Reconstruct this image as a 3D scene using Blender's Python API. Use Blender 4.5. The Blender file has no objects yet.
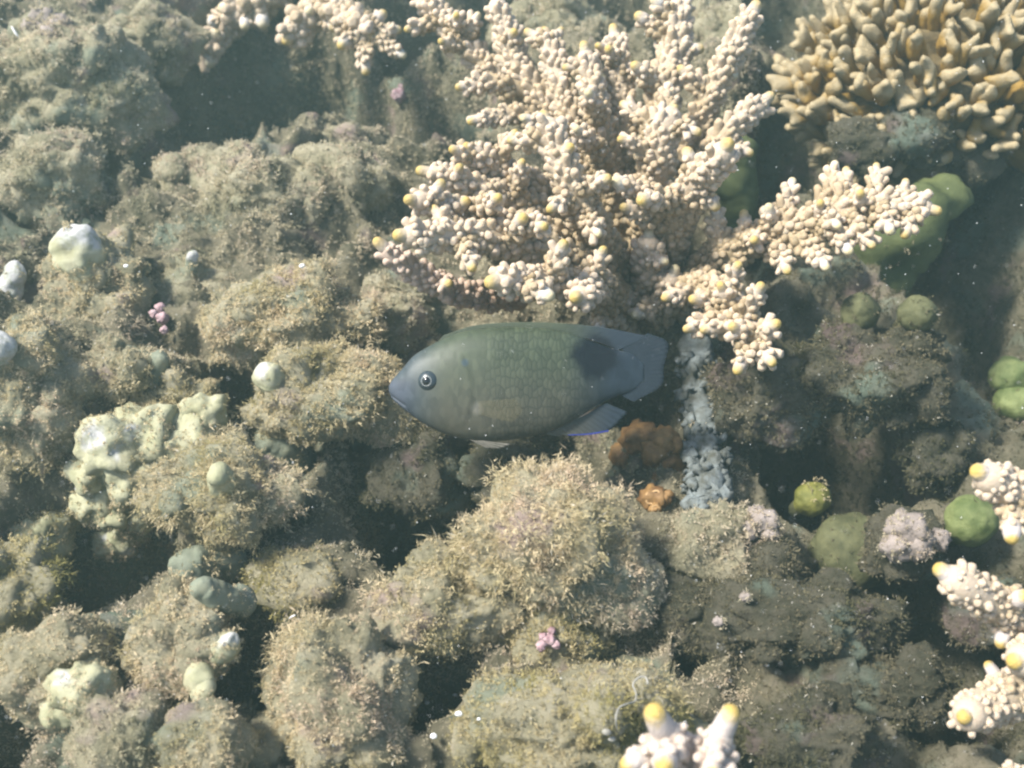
import bpy, math, random
import numpy as np
from mathutils import Vector

# ------------------------------------------------------------------ camera, light, exposure
# The place is laid out in centimetres and scaled to metres when meshes are made.
S = 0.01
FPX = 512 / math.tan(math.radians(25))            # focal length in pixels (50 degree field of view)
PITCH = math.radians(30)
CAM = np.array([0., 0., 45.])
RIGHT = np.array([1., 0., 0.])
FWD = np.array([0., math.cos(PITCH), -math.sin(PITCH)])
UP = np.array([0., math.sin(PITCH), math.cos(PITCH)])

scene = bpy.context.scene
COL = scene.collection
cam_data = bpy.data.cameras.new('camera')
cam_data.sensor_width = 36
cam_data.lens = 18 / math.tan(math.radians(25))
cam_data.clip_start = 0.01
cam_data.clip_end = 50
cam_data.dof.use_dof = True
cam_data.dof.focus_distance = 0.375
cam_data.dof.aperture_fstop = 16
cam = bpy.data.objects.new('camera', cam_data)
COL.objects.link(cam)
cam.location = CAM * S
cam.rotation_euler = (math.pi / 2 - PITCH, 0, 0)
scene.camera = cam

SUN_DIR = np.array([-0.58, -0.20, 0.79]); SUN_DIR /= np.linalg.norm(SUN_DIR)   # towards the sun
world = bpy.data.worlds.new('World')
scene.world = world
world.use_nodes = True
nt = world.node_tree
sky = nt.nodes.new('ShaderNodeTexSky')
sky.sky_type = 'NISHITA'
sky.sun_disc = False
sky.air_density = 0.7
sky.dust_density = 1.5
sky.ozone_density = 0.3
sky.sun_elevation = math.asin(SUN_DIR[2])
sky.sun_rotation = math.atan2(SUN_DIR[0], SUN_DIR[1])
nt.links.new(sky.outputs[0], nt.nodes['Background'].inputs[0])
nt.nodes['Background'].inputs[1].default_value = 0.10
sun_data = bpy.data.lights.new('sun', 'SUN')
sun_data.energy = 3.2
sun_data.angle = math.radians(9)
sun_data.color = (1.0, 0.97, 0.89)
sun = bpy.data.objects.new('sun', sun_data)
COL.objects.link(sun)
sun.rotation_euler = Vector(SUN_DIR).to_track_quat('Z', 'Y').to_euler()
scene.view_settings.view_transform = 'Standard'
scene.view_settings.look = 'None'
scene.view_settings.exposure = 1.84
scene.view_settings.gamma = 1
scene.cycles.use_denoising = True
scene.cycles.filter_width = 2.3
scene.cycles.max_bounces = 6
scene.cycles.volume_bounces = 1
scene.cycles.transparent_max_bounces = 8

HAZE_DENSITY = 0.29
HAZE_COLOR = (0.25, 0.39, 0.37)

# ------------------------------------------------------------------ helpers
rng = np.random.default_rng(7)
PLANE_Z0, PLANE_SLOPE = 10.9, 0.339
NRM = np.array([0, -PLANE_SLOPE, 1.]); NRM /= np.linalg.norm(NRM)

def W(px, py, d):
    "world point (cm) seen at a pixel, at camera depth d"
    return CAM + d * (FWD + (px - 512) / FPX * RIGHT + (384 - py) / FPX * UP)

def G(px, py, h=0.0):
    "point where the ray of a pixel meets the mean reef slope raised by h, and its depth"
    ray = FWD + (px - 512) / FPX * RIGHT + (384 - py) / FPX * UP
    z0 = PLANE_Z0 + h / NRM[2]
    d = (z0 + PLANE_SLOPE * CAM[1] - CAM[2]) / (ray[2] - PLANE_SLOPE * ray[1])
    return CAM + d * ray, d

def project(P):
    q = P - CAM
    d = q @ FWD
    d = np.maximum(d, 1e-3)
    return 512 + FPX * (q @ RIGHT) / d, 384 - FPX * (q @ UP) / d, d

def hash3(ix, iy, iz, seed):
    h = (ix * 374761393 + iy * 668265263 + iz * 2147483647 + seed * 1274126177) & 0xFFFFFFFF
    h = ((h ^ (h >> 13)) * 1274126177) & 0xFFFFFFFF
    h = (h ^ (h >> 16)) & 0xFFFF
    return h / 32767.5 - 1.0

def noise3(P, seed=0):
    P = np.asarray(P, float)
    i = np.floor(P).astype(np.int64)
    f = P - i
    u = f * f * f * (f * (f * 6 - 15) + 10)
    r = 0
    for dx in (0, 1):
        wx = u[:, 0] if dx else 1 - u[:, 0]
        for dy in (0, 1):
            wy = u[:, 1] if dy else 1 - u[:, 1]
            for dz in (0, 1):
                wz = u[:, 2] if dz else 1 - u[:, 2]
                r = r + wx * wy * wz * hash3(i[:, 0] + dx, i[:, 1] + dy, i[:, 2] + dz, seed)
    return r

def fbm(P, octaves=4, seed=0, billow=False):
    r = 0; a = 1.0; t = 0
    for o in range(octaves):
        n = noise3(P * 2.03 ** o + 17.3 * o, seed + o)
        if billow: n = 1 - 2 * np.abs(n)
        r = r + a * n; t += a; a *= 0.52
    return r / t

def ico(sub):
    import bmesh
    bm = bmesh.new()
    bmesh.ops.create_icosphere(bm, subdivisions=sub, radius=1)
    V = np.array([v.co[:] for v in bm.verts]); F = np.array([[v.index for v in f.verts] for f in bm.faces])
    bm.free()
    return V, F
ICO = {k: ico(k) for k in (1, 2, 3, 4, 5, 6)}

def new_mesh(name, V, tris=None, quads=None, mats=(), attrs=None, matidx=None, smooth=True):
    me = bpy.data.meshes.new(name)
    V = np.asarray(V, float)
    nt_ = 0 if tris is None else len(tris)
    nq = 0 if quads is None else len(quads)
    loops = []
    if nt_: loops.append(np.asarray(tris).ravel())
    if nq: loops.append(np.asarray(quads).ravel())
    loops = np.concatenate(loops).astype(np.int32)
    starts = np.concatenate([np.arange(nt_) * 3, nt_ * 3 + np.arange(nq) * 4]).astype(np.int32)
    totals = np.concatenate([np.full(nt_, 3), np.full(nq, 4)]).astype(np.int32)
    me.vertices.add(len(V)); me.vertices.foreach_set('co', (V * S).astype(np.float32).ravel())
    me.loops.add(len(loops)); me.loops.foreach_set('vertex_index', loops)
    me.polygons.add(len(starts)); me.polygons.foreach_set('loop_start', starts)
    try: me.polygons.foreach_set('loop_total', totals)
    except Exception: pass
    if smooth: me.polygons.foreach_set('use_smooth', np.ones(len(starts), bool))
    for m in mats: me.materials.append(m)
    if matidx is not None: me.polygons.foreach_set('material_index', np.asarray(matidx, np.int32))
    for k, a in (attrs or {}).items():
        at = me.attributes.new(k, 'FLOAT', 'POINT')
        at.data.foreach_set('value', np.asarray(a, np.float32))
    me.update(calc_edges=True)
    return me

def obj(name, me, parent=None, loc=None):
    o = bpy.data.objects.new(name, me)
    COL.objects.link(o)
    if parent is not None: o.parent = parent
    if loc is not None: o.location = np.asarray(loc) * S
    return o

def tag(o, label, cat, group=None, kind=None):
    if label: o['label'] = label
    if cat: o['category'] = cat
    if group: o['group'] = group
    if kind: o['kind'] = kind
    return o

def thing(name, label, cat, loc, group=None):
    o = obj(name, None, None, loc)
    o.empty_display_size = 0.005
    return tag(o, label, cat, group)

def unit(v):
    v = np.asarray(v, float)
    return v / (np.linalg.norm(v, axis=-1, keepdims=True) + 1e-12)

def vnormals(V, F):
    fn = np.cross(V[F[:, 1]] - V[F[:, 0]], V[F[:, 2]] - V[F[:, 0]])
    n = np.zeros_like(V)
    for k in range(3): np.add.at(n, F[:, k], fn)
    return unit(n)

def catmull(P, n):
    P = np.asarray(P, float)
    if len(P) == 2: return P[0] + (P[1] - P[0]) * np.linspace(0, 1, n)[:, None]
    Q = np.vstack([2 * P[0] - P[1], P, 2 * P[-1] - P[-2]])
    t = np.linspace(0, len(P) - 1 - 1e-6, n)
    i = t.astype(int); u = (t - i)[:, None]
    a, b, c, d = Q[i], Q[i + 1], Q[i + 2], Q[i + 3]
    return 0.5 * (2 * b + (c - a) * u + (2 * a - 5 * b + 4 * c - d) * u ** 2 + (3 * b - a - 3 * c + d) * u ** 3)

def frames(C):
    T = unit(np.gradient(C, axis=0))
    N = np.zeros_like(T)
    v = np.cross(T[0], [0.3, 0.2, 0.93]); N[0] = unit(v)
    for i in range(1, len(T)):
        v = N[i - 1] - T[i] * (N[i - 1] @ T[i]); N[i] = unit(v)
    return T, N, np.cross(T, N)

def tube(C, R, seg=10, cap=True, dome=True):
    "swept tube along points C with radii R; dome at the end"
    C = np.asarray(C, float); R = np.asarray(R, float)
    T, N, B = frames(C)
    if dome:
        r = R[-1]; e = C[-1]; t = T[-1]
        ex = [(math.cos(a), math.sin(a)) for a in (0.45, 0.9, 1.25)]
        C = np.vstack([C] + [e + t * r * s for _, s in ex]); R = np.concatenate([R, [r * c for c, _ in ex]])
        T = np.vstack([T] + [t] * 3); N = np.vstack([N] + [N[-1]] * 3); B = np.vstack([B] + [B[-1]] * 3)
        tip = e + t * r
    else:
        tip = C[-1]
    a = np.linspace(0, 2 * np.pi, seg, endpoint=False)
    ring = np.cos(a)[None, :, None] * N[:, None] + np.sin(a)[None, :, None] * B[:, None]
    V = (C[:, None] + ring * R[:, None, None]).reshape(-1, 3)
    n = len(C)
    i = np.arange(n - 1)[:, None] * seg; j = np.arange(seg)[None, :]; j2 = (j + 1) % seg
    Q = np.stack([i + j, i + j2, i + seg + j2, i + seg + j], -1).reshape(-1, 4)
    V = np.vstack([V, tip[None], C[:1]])
    k = len(V) - 2
    l = (n - 1) * seg
    T3 = [[l + q, l + (q + 1) % seg, k] for q in range(seg)]
    if cap: T3 += [[(q + 1) % seg, q, k + 1] for q in range(seg)]
    return V, np.array(T3), Q

def joinm(parts):
    "join (V, tris, quads) triples"
    Vs, Ts, Qs, o = [], [], [], 0
    for V, T, Q in parts:
        Vs.append(V)
        if T is not None and len(T): Ts.append(np.asarray(T) + o)
        if Q is not None and len(Q): Qs.append(np.asarray(Q) + o)
        o += len(V)
    return np.vstack(Vs), (np.vstack(Ts) if Ts else None), (np.vstack(Qs) if Qs else None)

# ------------------------------------------------------------------ materials
def mat_base(name, rough=0.9):
    m = bpy.data.materials.new(name); m.use_nodes = True
    t = m.node_tree; b = t.nodes['Principled BSDF']
    b.inputs['Roughness'].default_value = rough
    b.inputs['Specular IOR Level'].default_value = 0.12
    return m, t, b

def N(t, kind, **kw):
    n = t.nodes.new(kind)
    for k, v in kw.items():
        if k in n.inputs: n.inputs[k].default_value = v
        else: setattr(n, k, v)
    return n

def ramp(t, fac, stops, interp='LINEAR'):
    r = t.nodes.new('ShaderNodeValToRGB'); r.color_ramp.interpolation = interp
    e = r.color_ramp.elements
    while len(e) < len(stops): e.new(0.5)
    for q, (p, c) in zip(e, stops): q.position = p; q.color = (*c, 1)
    t.links.new(fac, r.inputs[0])
    return r.outputs[0]

def mix(t, fac, a, b, mode='MIX'):
    n = t.nodes.new('ShaderNodeMix'); n.data_type = 'RGBA'; n.blend_type = mode
    for s, v in ((n.inputs[0], fac), (n.inputs[6], a), (n.inputs[7], b)):
        if hasattr(v, 'is_output'): t.links.new(v, s)
        elif isinstance(v, tuple): s.default_value = (*v, 1)
        else: s.default_value = v
    return n.outputs[2]

def noise_tex(t, scale, detail=4, rough=0.6, coord='world', offset=0):
    "noise in world position, scale in features per metre"
    g = t.nodes.new('ShaderNodeNewGeometry')
    v = g.outputs['Position']
    if offset:
        a = t.nodes.new('ShaderNodeVectorMath'); a.operation = 'ADD'; a.inputs[1].default_value = (offset, offset * .7, offset * 1.3)
        t.links.new(v, a.inputs[0]); v = a.outputs[0]
    n = t.nodes.new('ShaderNodeTexNoise')
    n.inputs['Scale'].default_value = scale; n.inputs['Detail'].default_value = detail; n.inputs['Roughness'].default_value = rough
    t.links.new(v, n.inputs['Vector'])
    return n.outputs[0]

def attr(t, name):
    n = t.nodes.new('ShaderNodeAttribute'); n.attribute_name = name
    return n.outputs['Fac']

def bump(t, b, h, strength, dist):
    n = t.nodes.new('ShaderNodeBump'); n.inputs['Strength'].default_value = strength; n.inputs['Distance'].default_value = dist
    t.links.new(h, n.inputs['Height']); t.links.new(n.outputs[0], b.inputs['Normal'])

def turf_mat(name, cols, scale=34):
    m, t, b = mat_base(name, 1.0)
    n = noise_tex(t, scale, 5, 0.65)
    c = ramp(t, n, [(0.30, cols[0]), (0.43, cols[1]), (0.54, cols[2]), (0.66, cols[3])])
    fine = attr(t, 'rnd')
    c = mix(t, fine, c, mix(t, 1.0, c, (1.22, 1.2, 1.18), 'MULTIPLY'))
    pale = t.nodes.new('ShaderNodeMath'); pale.operation = 'GREATER_THAN'; pale.inputs[1].default_value = 0.93
    t.links.new(fine, pale.inputs[0])
    c = mix(t, pale.outputs[0], c, (0.62, 0.57, 0.47))
    tl = t.nodes.new('ShaderNodeBsdfTranslucent'); ms = t.nodes.new('ShaderNodeMixShader'); ms.inputs[0].default_value = 0.48
    t.links.new(c, b.inputs['Base Color']); t.links.new(c, tl.inputs[0])
    t.links.new(b.outputs[0], ms.inputs[1]); t.links.new(tl.outputs[0], ms.inputs[2])
    t.links.new(ms.outputs[0], t.nodes['Material Output'].inputs[0])
    return m

M = {}
M['turf'] = turf_mat('turf_tan', [(0.323, 0.285, 0.128), (0.478, 0.410, 0.248), (0.603, 0.510, 0.340), (0.582, 0.470, 0.350)])
M['turf_olive'] = turf_mat('turf_olive', [(0.260, 0.240, 0.082), (0.353, 0.310, 0.138), (0.468, 0.400, 0.220), (0.437, 0.370, 0.230)])
M['turf_grey'] = turf_mat('turf_grey', [(0.281, 0.275, 0.174), (0.416, 0.375, 0.258), (0.541, 0.470, 0.340), (0.520, 0.430, 0.332)])
M['turf_dim'] = turf_mat('turf_silty_shade_tint', [(0.090, 0.088, 0.042), (0.138, 0.126, 0.074), (0.180, 0.157, 0.099), (0.154, 0.135, 0.088)])  # silty turf, darkened further to paint in the right side's shade
M['turf_yellow'] = turf_mat('turf_yellow_tips', [(.32, .28, .14), (.42, .36, .21), (.52, .45, .30), (.46, .40, .28)])

def rock_mat(name, cols, pink=0.5):
    m, t, b = mat_base(name, 0.95)
    n = noise_tex(t, 60, 8, 0.7)
    c = ramp(t, n, [(0.30, cols[0]), (0.45, cols[1]), (0.55, cols[2]), (0.68, cols[3])])
    p = noise_tex(t, 38, 3, 0.5, offset=3.1)
    pm = ramp(t, p, [(0.60, (0, 0, 0)), (0.68, (pink, pink, pink))])
    c = mix(t, pm, c, (.42, .27, .29))
    g = noise_tex(t, 30, 3, 0.5, offset=7.7)
    gm = ramp(t, g, [(0.58, (0, 0, 0)), (0.66, (.5, .5, .5))])
    c = mix(t, gm, c, (.22, .29, .23))
    sp = noise_tex(t, 420, 2, 0.5, offset=1.7)
    sm = ramp(t, sp, [(0.70, (0, 0, 0)), (0.76, (.7, .7, .7))])
    c = mix(t, sm, c, (.55, .52, .46))
    t.links.new(c, b.inputs['Base Color'])
    bump(t, b, noise_tex(t, 420, 8, 0.8), 1.0, 0.0035)
    return m
M['rock'] = rock_mat('encrusted_rock', [(0.220, 0.201, 0.126), (0.340, 0.309, 0.202), (0.450, 0.402, 0.273), (0.500, 0.451, 0.323)])
M['rock_dim'] = rock_mat('silty_rock_shade_tint', [(0.050, 0.049, 0.032), (0.088, 0.083, 0.055), (0.126, 0.114, 0.080), (0.151, 0.138, 0.097)], 0.25)  # silty rock with shade painted into its base colours
M['bed'] = rock_mat('reef_rock', [(0.100, 0.098, 0.060), (0.180, 0.162, 0.107), (0.250, 0.221, 0.150), (0.320, 0.279, 0.198)], 0.35)

def solid(name, c1, c2, scale=300, rough=0.7, bumpd=0.0008, spec=0.2, sss=0.0, bscale=500):
    m, t, b = mat_base(name, rough)
    b.inputs['Specular IOR Level'].default_value = spec
    c = ramp(t, noise_tex(t, scale, 5, 0.6), [(0.35, c1), (0.65, c2)])
    t.links.new(c, b.inputs['Base Color'])
    if sss:
        b.inputs['Subsurface Weight'].default_value = sss; b.inputs['Subsurface Radius'].default_value = (.004, .003, .002)
        b.inputs['Subsurface Scale'].default_value = 0.5
    if bumpd: bump(t, b, noise_tex(t, bscale, 4, 0.6), 0.7, bumpd)
    return m

def tip_mat(name, base, end, lo=0.42, hi=1.0):
    m, t, b = mat_base(name, 0.6)
    b.inputs['Specular IOR Level'].default_value = 0.25
    f = attr(t, 't')
    nz = noise_tex(t, 500, 2)
    ad = t.nodes.new('ShaderNodeMath'); ad.operation = 'MULTIPLY_ADD'; ad.inputs[1].default_value = 0.35; ad.inputs[2].default_value = -0.175
    t.links.new(nz, ad.inputs[0])
    su = t.nodes.new('ShaderNodeMath'); t.links.new(f, su.inputs[0]); t.links.new(ad.outputs[0], su.inputs[1])
    c = ramp(t, su.outputs[0], [(lo, base), (hi, end)])
    t.links.new(c, b.inputs['Base Color'])
    bump(t, b, noise_tex(t, 1100, 4), 0.9, 0.0006)
    return m
def pores(t, b, dist=.0007):
    bump(t, b, noise_tex(t, 330, 9, .75), 1.0, dist)
def knob_mat(*a, **k):
    m = solid(*a, **k); t = m.node_tree; b = t.nodes['Principled BSDF']
    src = b.inputs['Base Color'].links[0].from_socket
    st = ramp(t, noise_tex(t, 90, 4, offset=2.2), [(.5, (0, 0, 0)), (.68, (.6, .6, .6))])
    c = mix(t, st, src, (.22, .20, .12))
    wh = ramp(t, noise_tex(t, 260, 6, .7, offset=4.1), [(.36, (.26, .27, .20)), (.56, (.45, .44, .43))])
    c = mix(t, attr(t, 'bl'), c, wh)
    t.links.new(c, b.inputs['Base Color'])
    pores(t, b)
    return m
def skin_mat(name, stops):
    m, t, b = mat_base(name, .65)
    b.inputs['Specular IOR Level'].default_value = .2
    a = t.nodes.new('ShaderNodeMath'); a.operation = 'MULTIPLY_ADD'; a.inputs[1].default_value = .7; a.inputs[2].default_value = -.35
    t.links.new(noise_tex(t, 160, 5, .65), a.inputs[0])
    s_ = t.nodes.new('ShaderNodeMath'); t.links.new(a.outputs[0], s_.inputs[0]); t.links.new(attr(t, 'w'), s_.inputs[1])
    t.links.new(ramp(t, s_.outputs[0], stops), b.inputs['Base Color'])
    b.inputs['Subsurface Weight'].default_value = .4; b.inputs['Subsurface Radius'].default_value = (.004, .003, .002); b.inputs['Subsurface Scale'].default_value = .5
    bump(t, b, noise_tex(t, 1200, 3, .6), .8, .0004)
    return m
M['coral_skin'] = skin_mat('coral_skin_cream', [(.15, (0.236, 0.178, 0.104)), (.55, (0.355, 0.275, 0.180)), (.95, (0.451, 0.364, 0.276))])
M['coral_skin_white'] = skin_mat('coral_skin_white', [(.0, (0.410, 0.329, 0.269)), (1., (0.472, 0.392, 0.332))])
M['coral_skin_salmon'] = skin_mat('coral_skin_salmon', [(.1, (.34, .235, .165)), (.9, (.43, .335, .27))])
M['coral_core'] = solid('coral_branch_tan', (0.216, 0.180, 0.126), (0.288, 0.249, 0.189), 200, 0.8)
M['nub_white'] = solid('coral_nub_white', (.35, .30, .255), (.40, .355, .32), 250, 0.6, 0.0003, sss=0.4)
M['nub_cream'] = solid('coral_nub_cream', (.265, .22, .16), (.33, .28, .215), 250, 0.65, 0.0003, sss=0.4)
M['nub_tan'] = solid('coral_nub_tan', (.20, .16, .105), (.26, .215, .15), 250, 0.7, 0.0003, sss=0.4)
M['nub_salmon'] = solid('coral_nub_salmon', (0.446, 0.331, 0.245), (0.518, 0.418, 0.331), 250, 0.65, 0.0003, sss=0.45)
M['tip'] = tip_mat('coral_tip_yellow', (0.42, 0.365, 0.315), (0.41, 0.295, 0.09))
M['tip_near'] = tip_mat('coral_tip_yellow_rim', (.46, .405, .37), (.42, .30, .085), .66, .93)
M['tip_pale'] = tip_mat('coral_tip_pale', (0.525, 0.488, 0.450), (0.480, 0.398, 0.225))
M['finger'] = tip_mat('finger_coral_ochre', (0.25, 0.155, 0.036), (0.31, 0.25, 0.15), 0.74, 1.0)
M['finger_base'] = solid('finger_coral_base', (.08, .06, .03), (.15, .11, .05))
M['knob'] = knob_mat('pale_green_coral', (.28, .275, .165), (.38, .365, .25), 120, 0.7, 0.0006, bscale=900)
M['knob_grey'] = knob_mat('grey_green_coral', (0.122, 0.139, 0.102), (0.190, 0.204, 0.150), 120, 0.75, 0.0006, bscale=900)
M['bleached'] = solid('bleached_coral', (.80, .77, .76), (.88, .86, .86), 200, 0.7, 0.0006, bscale=900)
M['green_ball'] = solid('green_ball_skin', (.075, .10, .03), (.17, .195, .075), 160, 0.6, 0.0006, 0.25, bscale=700)
M['yellow_ball'] = solid('yellow_green_skin', (.10, .105, .022), (.20, .19, .045), 160, 0.55, 0.0004, 0.3)
M['brown_ball'] = solid('brown_ball_skin', (0.053, 0.056, 0.026), (0.112, 0.112, 0.053), 150, 0.65, 0.0008)
M['green_lobe'] = solid('green_lobe_skin', (.05, .062, .022), (.105, .12, .045), 60, 0.7, 0.0005)
M['orange'] = solid('orange_brown_tunicate', (.12, .062, .024), (.26, .15, .055), 220, 0.5, 0.0008, 0.3)
M['orange_rim'] = solid('pale_orange_rim', (0.375, 0.225, 0.098), (0.465, 0.315, 0.165), 300, 0.5, 0.0004)
M['flake'] = solid('blue_white_flake', (.06, .06, .048), (.165, .185, .185), 170, 0.85, 0.0012)
M['pink'] = solid('pink_coralline', (.26, .155, .17), (.42, .31, .32), 300, 0.8, 0.0012)
M['pink_pale'] = solid('pale_pink_coralline', (.18, .15, .13), (.26, .22, .20), 200, 0.85, 0.0012)
M['shell'] = solid('white_shell', (.75, .74, .72), (.88, .87, .86), 300, 0.5, 0.0002)
M['worm'] = solid('grey_white_thread', (.20, .19, .165), (.30, .285, .25), 300, 0.7, 0.0)
for k in ('green_ball', 'yellow_ball', 'brown_ball', 'green_lobe', 'orange'): pores(M[k].node_tree, M[k].node_tree.nodes['Principled BSDF'])
M['snow'] = solid('white_speck', (.8, .8, .78), (.9, .9, .88), 300, 0.6, 0.0)

# ------------------------------------------------------------------ turf
def sample_surface(V, F, n):
    a = V[F[:, 0]]; b = V[F[:, 1]]; c = V[F[:, 2]]
    ar = np.linalg.norm(np.cross(b - a, c - a), axis=1)
    k = rng.choice(len(F), n, p=ar / ar.sum())
    r1 = np.sqrt(rng.random(n)); r2 = rng.random(n)
    w = np.stack([1 - r1, r1 * (1 - r2), r1 * r2], 1)
    nv = vnormals(V, F)
    P = (V[F[k]] * w[:, :, None]).sum(1)
    Nn = unit((nv[F[k]] * w[:, :, None]).sum(1))
    return P, Nn

def area(V, F):
    return 0.5 * np.linalg.norm(np.cross(V[F[:, 1]] - V[F[:, 0]], V[F[:, 2]] - V[F[:, 0]]), axis=1).sum()

def cull(P, Nn, margin=90, back=-0.15):
    x, y, d = project(P)
    v = unit(CAM - P)
    return (x > -margin) & (x < 1024 + margin) & (y > -margin) & (y < 768 + margin) & ((v * Nn).sum(1) > back)

def turf(V, F, per_cm2, length=0.30, width=0.047, spread=0.9, per=7, clump=0.9, droop=0.15, seed=0, keep=None, thin=0.0):
    "little branched algae tufts over a surface: returns vertices, quads, attribute"
    n = int(area(V, F) * per_cm2 / per)
    P, Nn = sample_surface(V, F, n)
    k = cull(P, Nn)
    k &= not_buried(P)
    if keep is not None: k &= keep(P)
    # uneven cover: bald patches and denser clumps
    nz = fbm(P * clump + 31.7 + seed, 3, 40 + seed)
    k &= (nz + 0.45 * rng.random(len(P))) > (-0.38 + thin)
    k &= rng.random(len(P)) < np.clip((43 / project(P)[2]) ** 2, .4, 1)
    P, Nn, nz = P[k], Nn[k], nz[k]
    _, _, dep = project(P)
    lod = np.clip(dep / 39, 0.8, 1.8)
    fine = fbm(P * 3.1 + seed, 2, 70 + seed)
    patch = fbm(P * .45 + 3 * seed, 2, 90 + seed)
    L0 = 0.74 * length * np.clip(1 + 1.3 * patch, .45, 2.) * (0.5 + 0.9 * np.clip(nz + 0.35, 0, 1) + 0.8 * np.clip(fine, -.3, 1)) * rng.uniform(0.6, 1.3, len(P))
    D0 = unit(Nn + rng.normal(0, 0.42, P.shape) + 0.5 * np.stack([noise3(P * 1.7 + 7 * q, seed + q) for q in range(3)], 1))
    P = np.repeat(P, per, 0); Nn = np.repeat(Nn, per, 0); D0 = np.repeat(D0, per, 0); L0 = np.repeat(L0, per); lod = np.repeat(lod, per)
    m = len(P)
    tuft = np.repeat(rng.random(m // per), per)
    f = rng.uniform(0.0, 0.85, m)
    P = P + D0 * (L0 * f)[:, None] + rng.normal(0, 0.025, (m, 3)) - Nn * 0.05
    L = (0.085 + 0.34 * L0) * rng.uniform(0.6, 1.4, m) * lod ** .5
    D = unit(D0 * 0.55 + rng.normal(0, spread * 0.62, (m, 3)))
    D2 = unit(D + rng.normal(0, 0.5, (m, 3)) + D0 * .35 + np.array([0, 0, -droop]))
    side = unit(np.cross(D, rng.normal(0, 1, (m, 3))))
    kind = rng.random(m)
    w = (width * lod * np.where(kind < .6, rng.uniform(.38, .62, m), rng.uniform(.8, 1.25, m)))[:, None]
    L = L * np.where(kind < .6, 1.05, .8)
    mid = P + D * (L * 0.5)[:, None]
    end = mid + D2 * (L * 0.5)[:, None]
    mid = mid - (end - P) * 0.04
    Vt = np.stack([P, mid + side * w * 0.62, end, mid - side * w * 0.62], 1).reshape(-1, 3)
    Q = np.arange(m)[:, None] * 4 + np.array([[0, 1, 2, 3]])
    r = np.clip(0.65 * tuft + 0.35 * rng.random(m), 0, 1)
    r = np.where(rng.random(m) < 0.025, 1.0, r * 0.9)
    return Vt, Q, np.repeat(r, 4)

N_FIL = 0
TURF = 0.80
def add_turf(name, V, F, parent, origin, mat, **kw):
    global N_FIL
    Vt, Q, r = turf(V, F, **kw)
    if len(Vt) == 0: return None
    N_FIL += len(Vt) // 4
    o = obj(name, new_mesh(name, Vt - origin, None, Q, [mat], {'rnd': r}), parent)
    o['kind'] = 'stuff'
    return o

# ------------------------------------------------------------------ reef bed (one sheet)
PITS = [(315, 85, 62, 9), (392, 105, 40, 7), (130, 180, 34, 7), (235, 95, 80, 9), (180, 150, 45, 5), (420, 530, 60, 7), (385, 500, 35, 5), (110, 585, 55, 9), (50, 565, 35, 6), (835, 468, 72, 10),
        (895, 478, 40, 8), (960, 265, 85, 11), (1000, 320, 60, 9), (250, 690, 42, 9), (900, 665, 70, 6), (960, 690, 60, 7), (45, 750, 40, 6),
        (440, 125, 45, 6), (800, 160, 60, 9), (235, 425, 30, 5), (620, 5, 70, 8), (780, 20, 50, 10), (700, 240, 60, 6), (420, 25, 50, 7),
        (560, 480, 40, 4), (640, 420, 40, 6), (150, 340, 22, 3), (690, 680, 25, 3), (430, 735, 30, 4), (930, 160, 60, 8), (500, 20, 60, 6)]
def slope_z(y):
    lo, hi = -15., 115.
    g = lo + 12 * np.log1p(np.exp(np.clip((y - lo) / 12, -30, 30)))
    g = hi - 12 * np.log1p(np.exp(np.clip((hi - g) / 12, -30, 30)))
    return PLANE_Z0 + PLANE_SLOPE * g

def stretch(n, lo, hi, c0, c1, fine):
    "grid coordinates: fine spacing between c0 and c1, growing outside"
    core = np.arange(c0, c1, fine)
    a = [c0]; s = fine
    while a[-1] > lo: s *= 1.18; a.append(a[-1] - s)
    b = [core[-1]]; s = fine
    while b[-1] < hi: s *= 1.18; b.append(b[-1] + s)
    return np.concatenate([a[:0:-1], core, b[1:]])

gx = stretch(0, -170, 170, -33, 33, 0.30)
gy = stretch(0, -70, 230, 16, 82, 0.30)
XX, YY = np.meshgrid(gx, gy)
P0 = np.stack([XX.ravel(), YY.ravel(), slope_z(YY.ravel())], 1)
def bed_disp(P):
    d = 1.9 * fbm(P * 0.16, 2, 3) + 1.5 * fbm(P * 0.36 + 5, 2, 9, True) + 0.80 * fbm(P * 0.8, 2, 21, True) + 0.24 * fbm(P * 2.3, 2, 27, True)
    for px, py, r, dep in PITS:
        c, dd = G(px, py, -2)
        rc = r * dd / FPX
        q = P - c
        rr = (q[:, 0] ** 2 + (q[:, 1] * 0.8) ** 2) / rc ** 2
        d -= 1.5 * dep * np.exp(-rr ** 1.6)
    return d - 0.8
lat = np.stack([fbm(P0 * 0.5 + 50, 3, 61), fbm(P0 * 0.5 + 90, 3, 67), 0 * XX.ravel()], 1)
BV = P0 + NRM * bed_disp(P0)[:, None] + lat * 0.9
nx_, ny_ = len(gx), len(gy)
i = (np.arange(ny_ - 1)[:, None] * nx_ + np.arange(nx_ - 1)[None]).ravel()
BQ = np.stack([i, i + 1, i + nx_ + 1, i + nx_], 1)
bed = obj('reef_bed', new_mesh('reef_bed', BV, None, BQ, [M['bed']]))
bed['kind'] = 'structure'
BF = np.vstack([BQ[:, [0, 1, 2]], BQ[:, [0, 2, 3]]])
fc = BV[BF].mean(1); kx, ky, kd = project(fc)
near = (kx > -150) & (kx < 1174) & (ky > -150) & (ky < 918) & (fc[:, 1] > 12)
BFn = BF[near]

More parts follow.
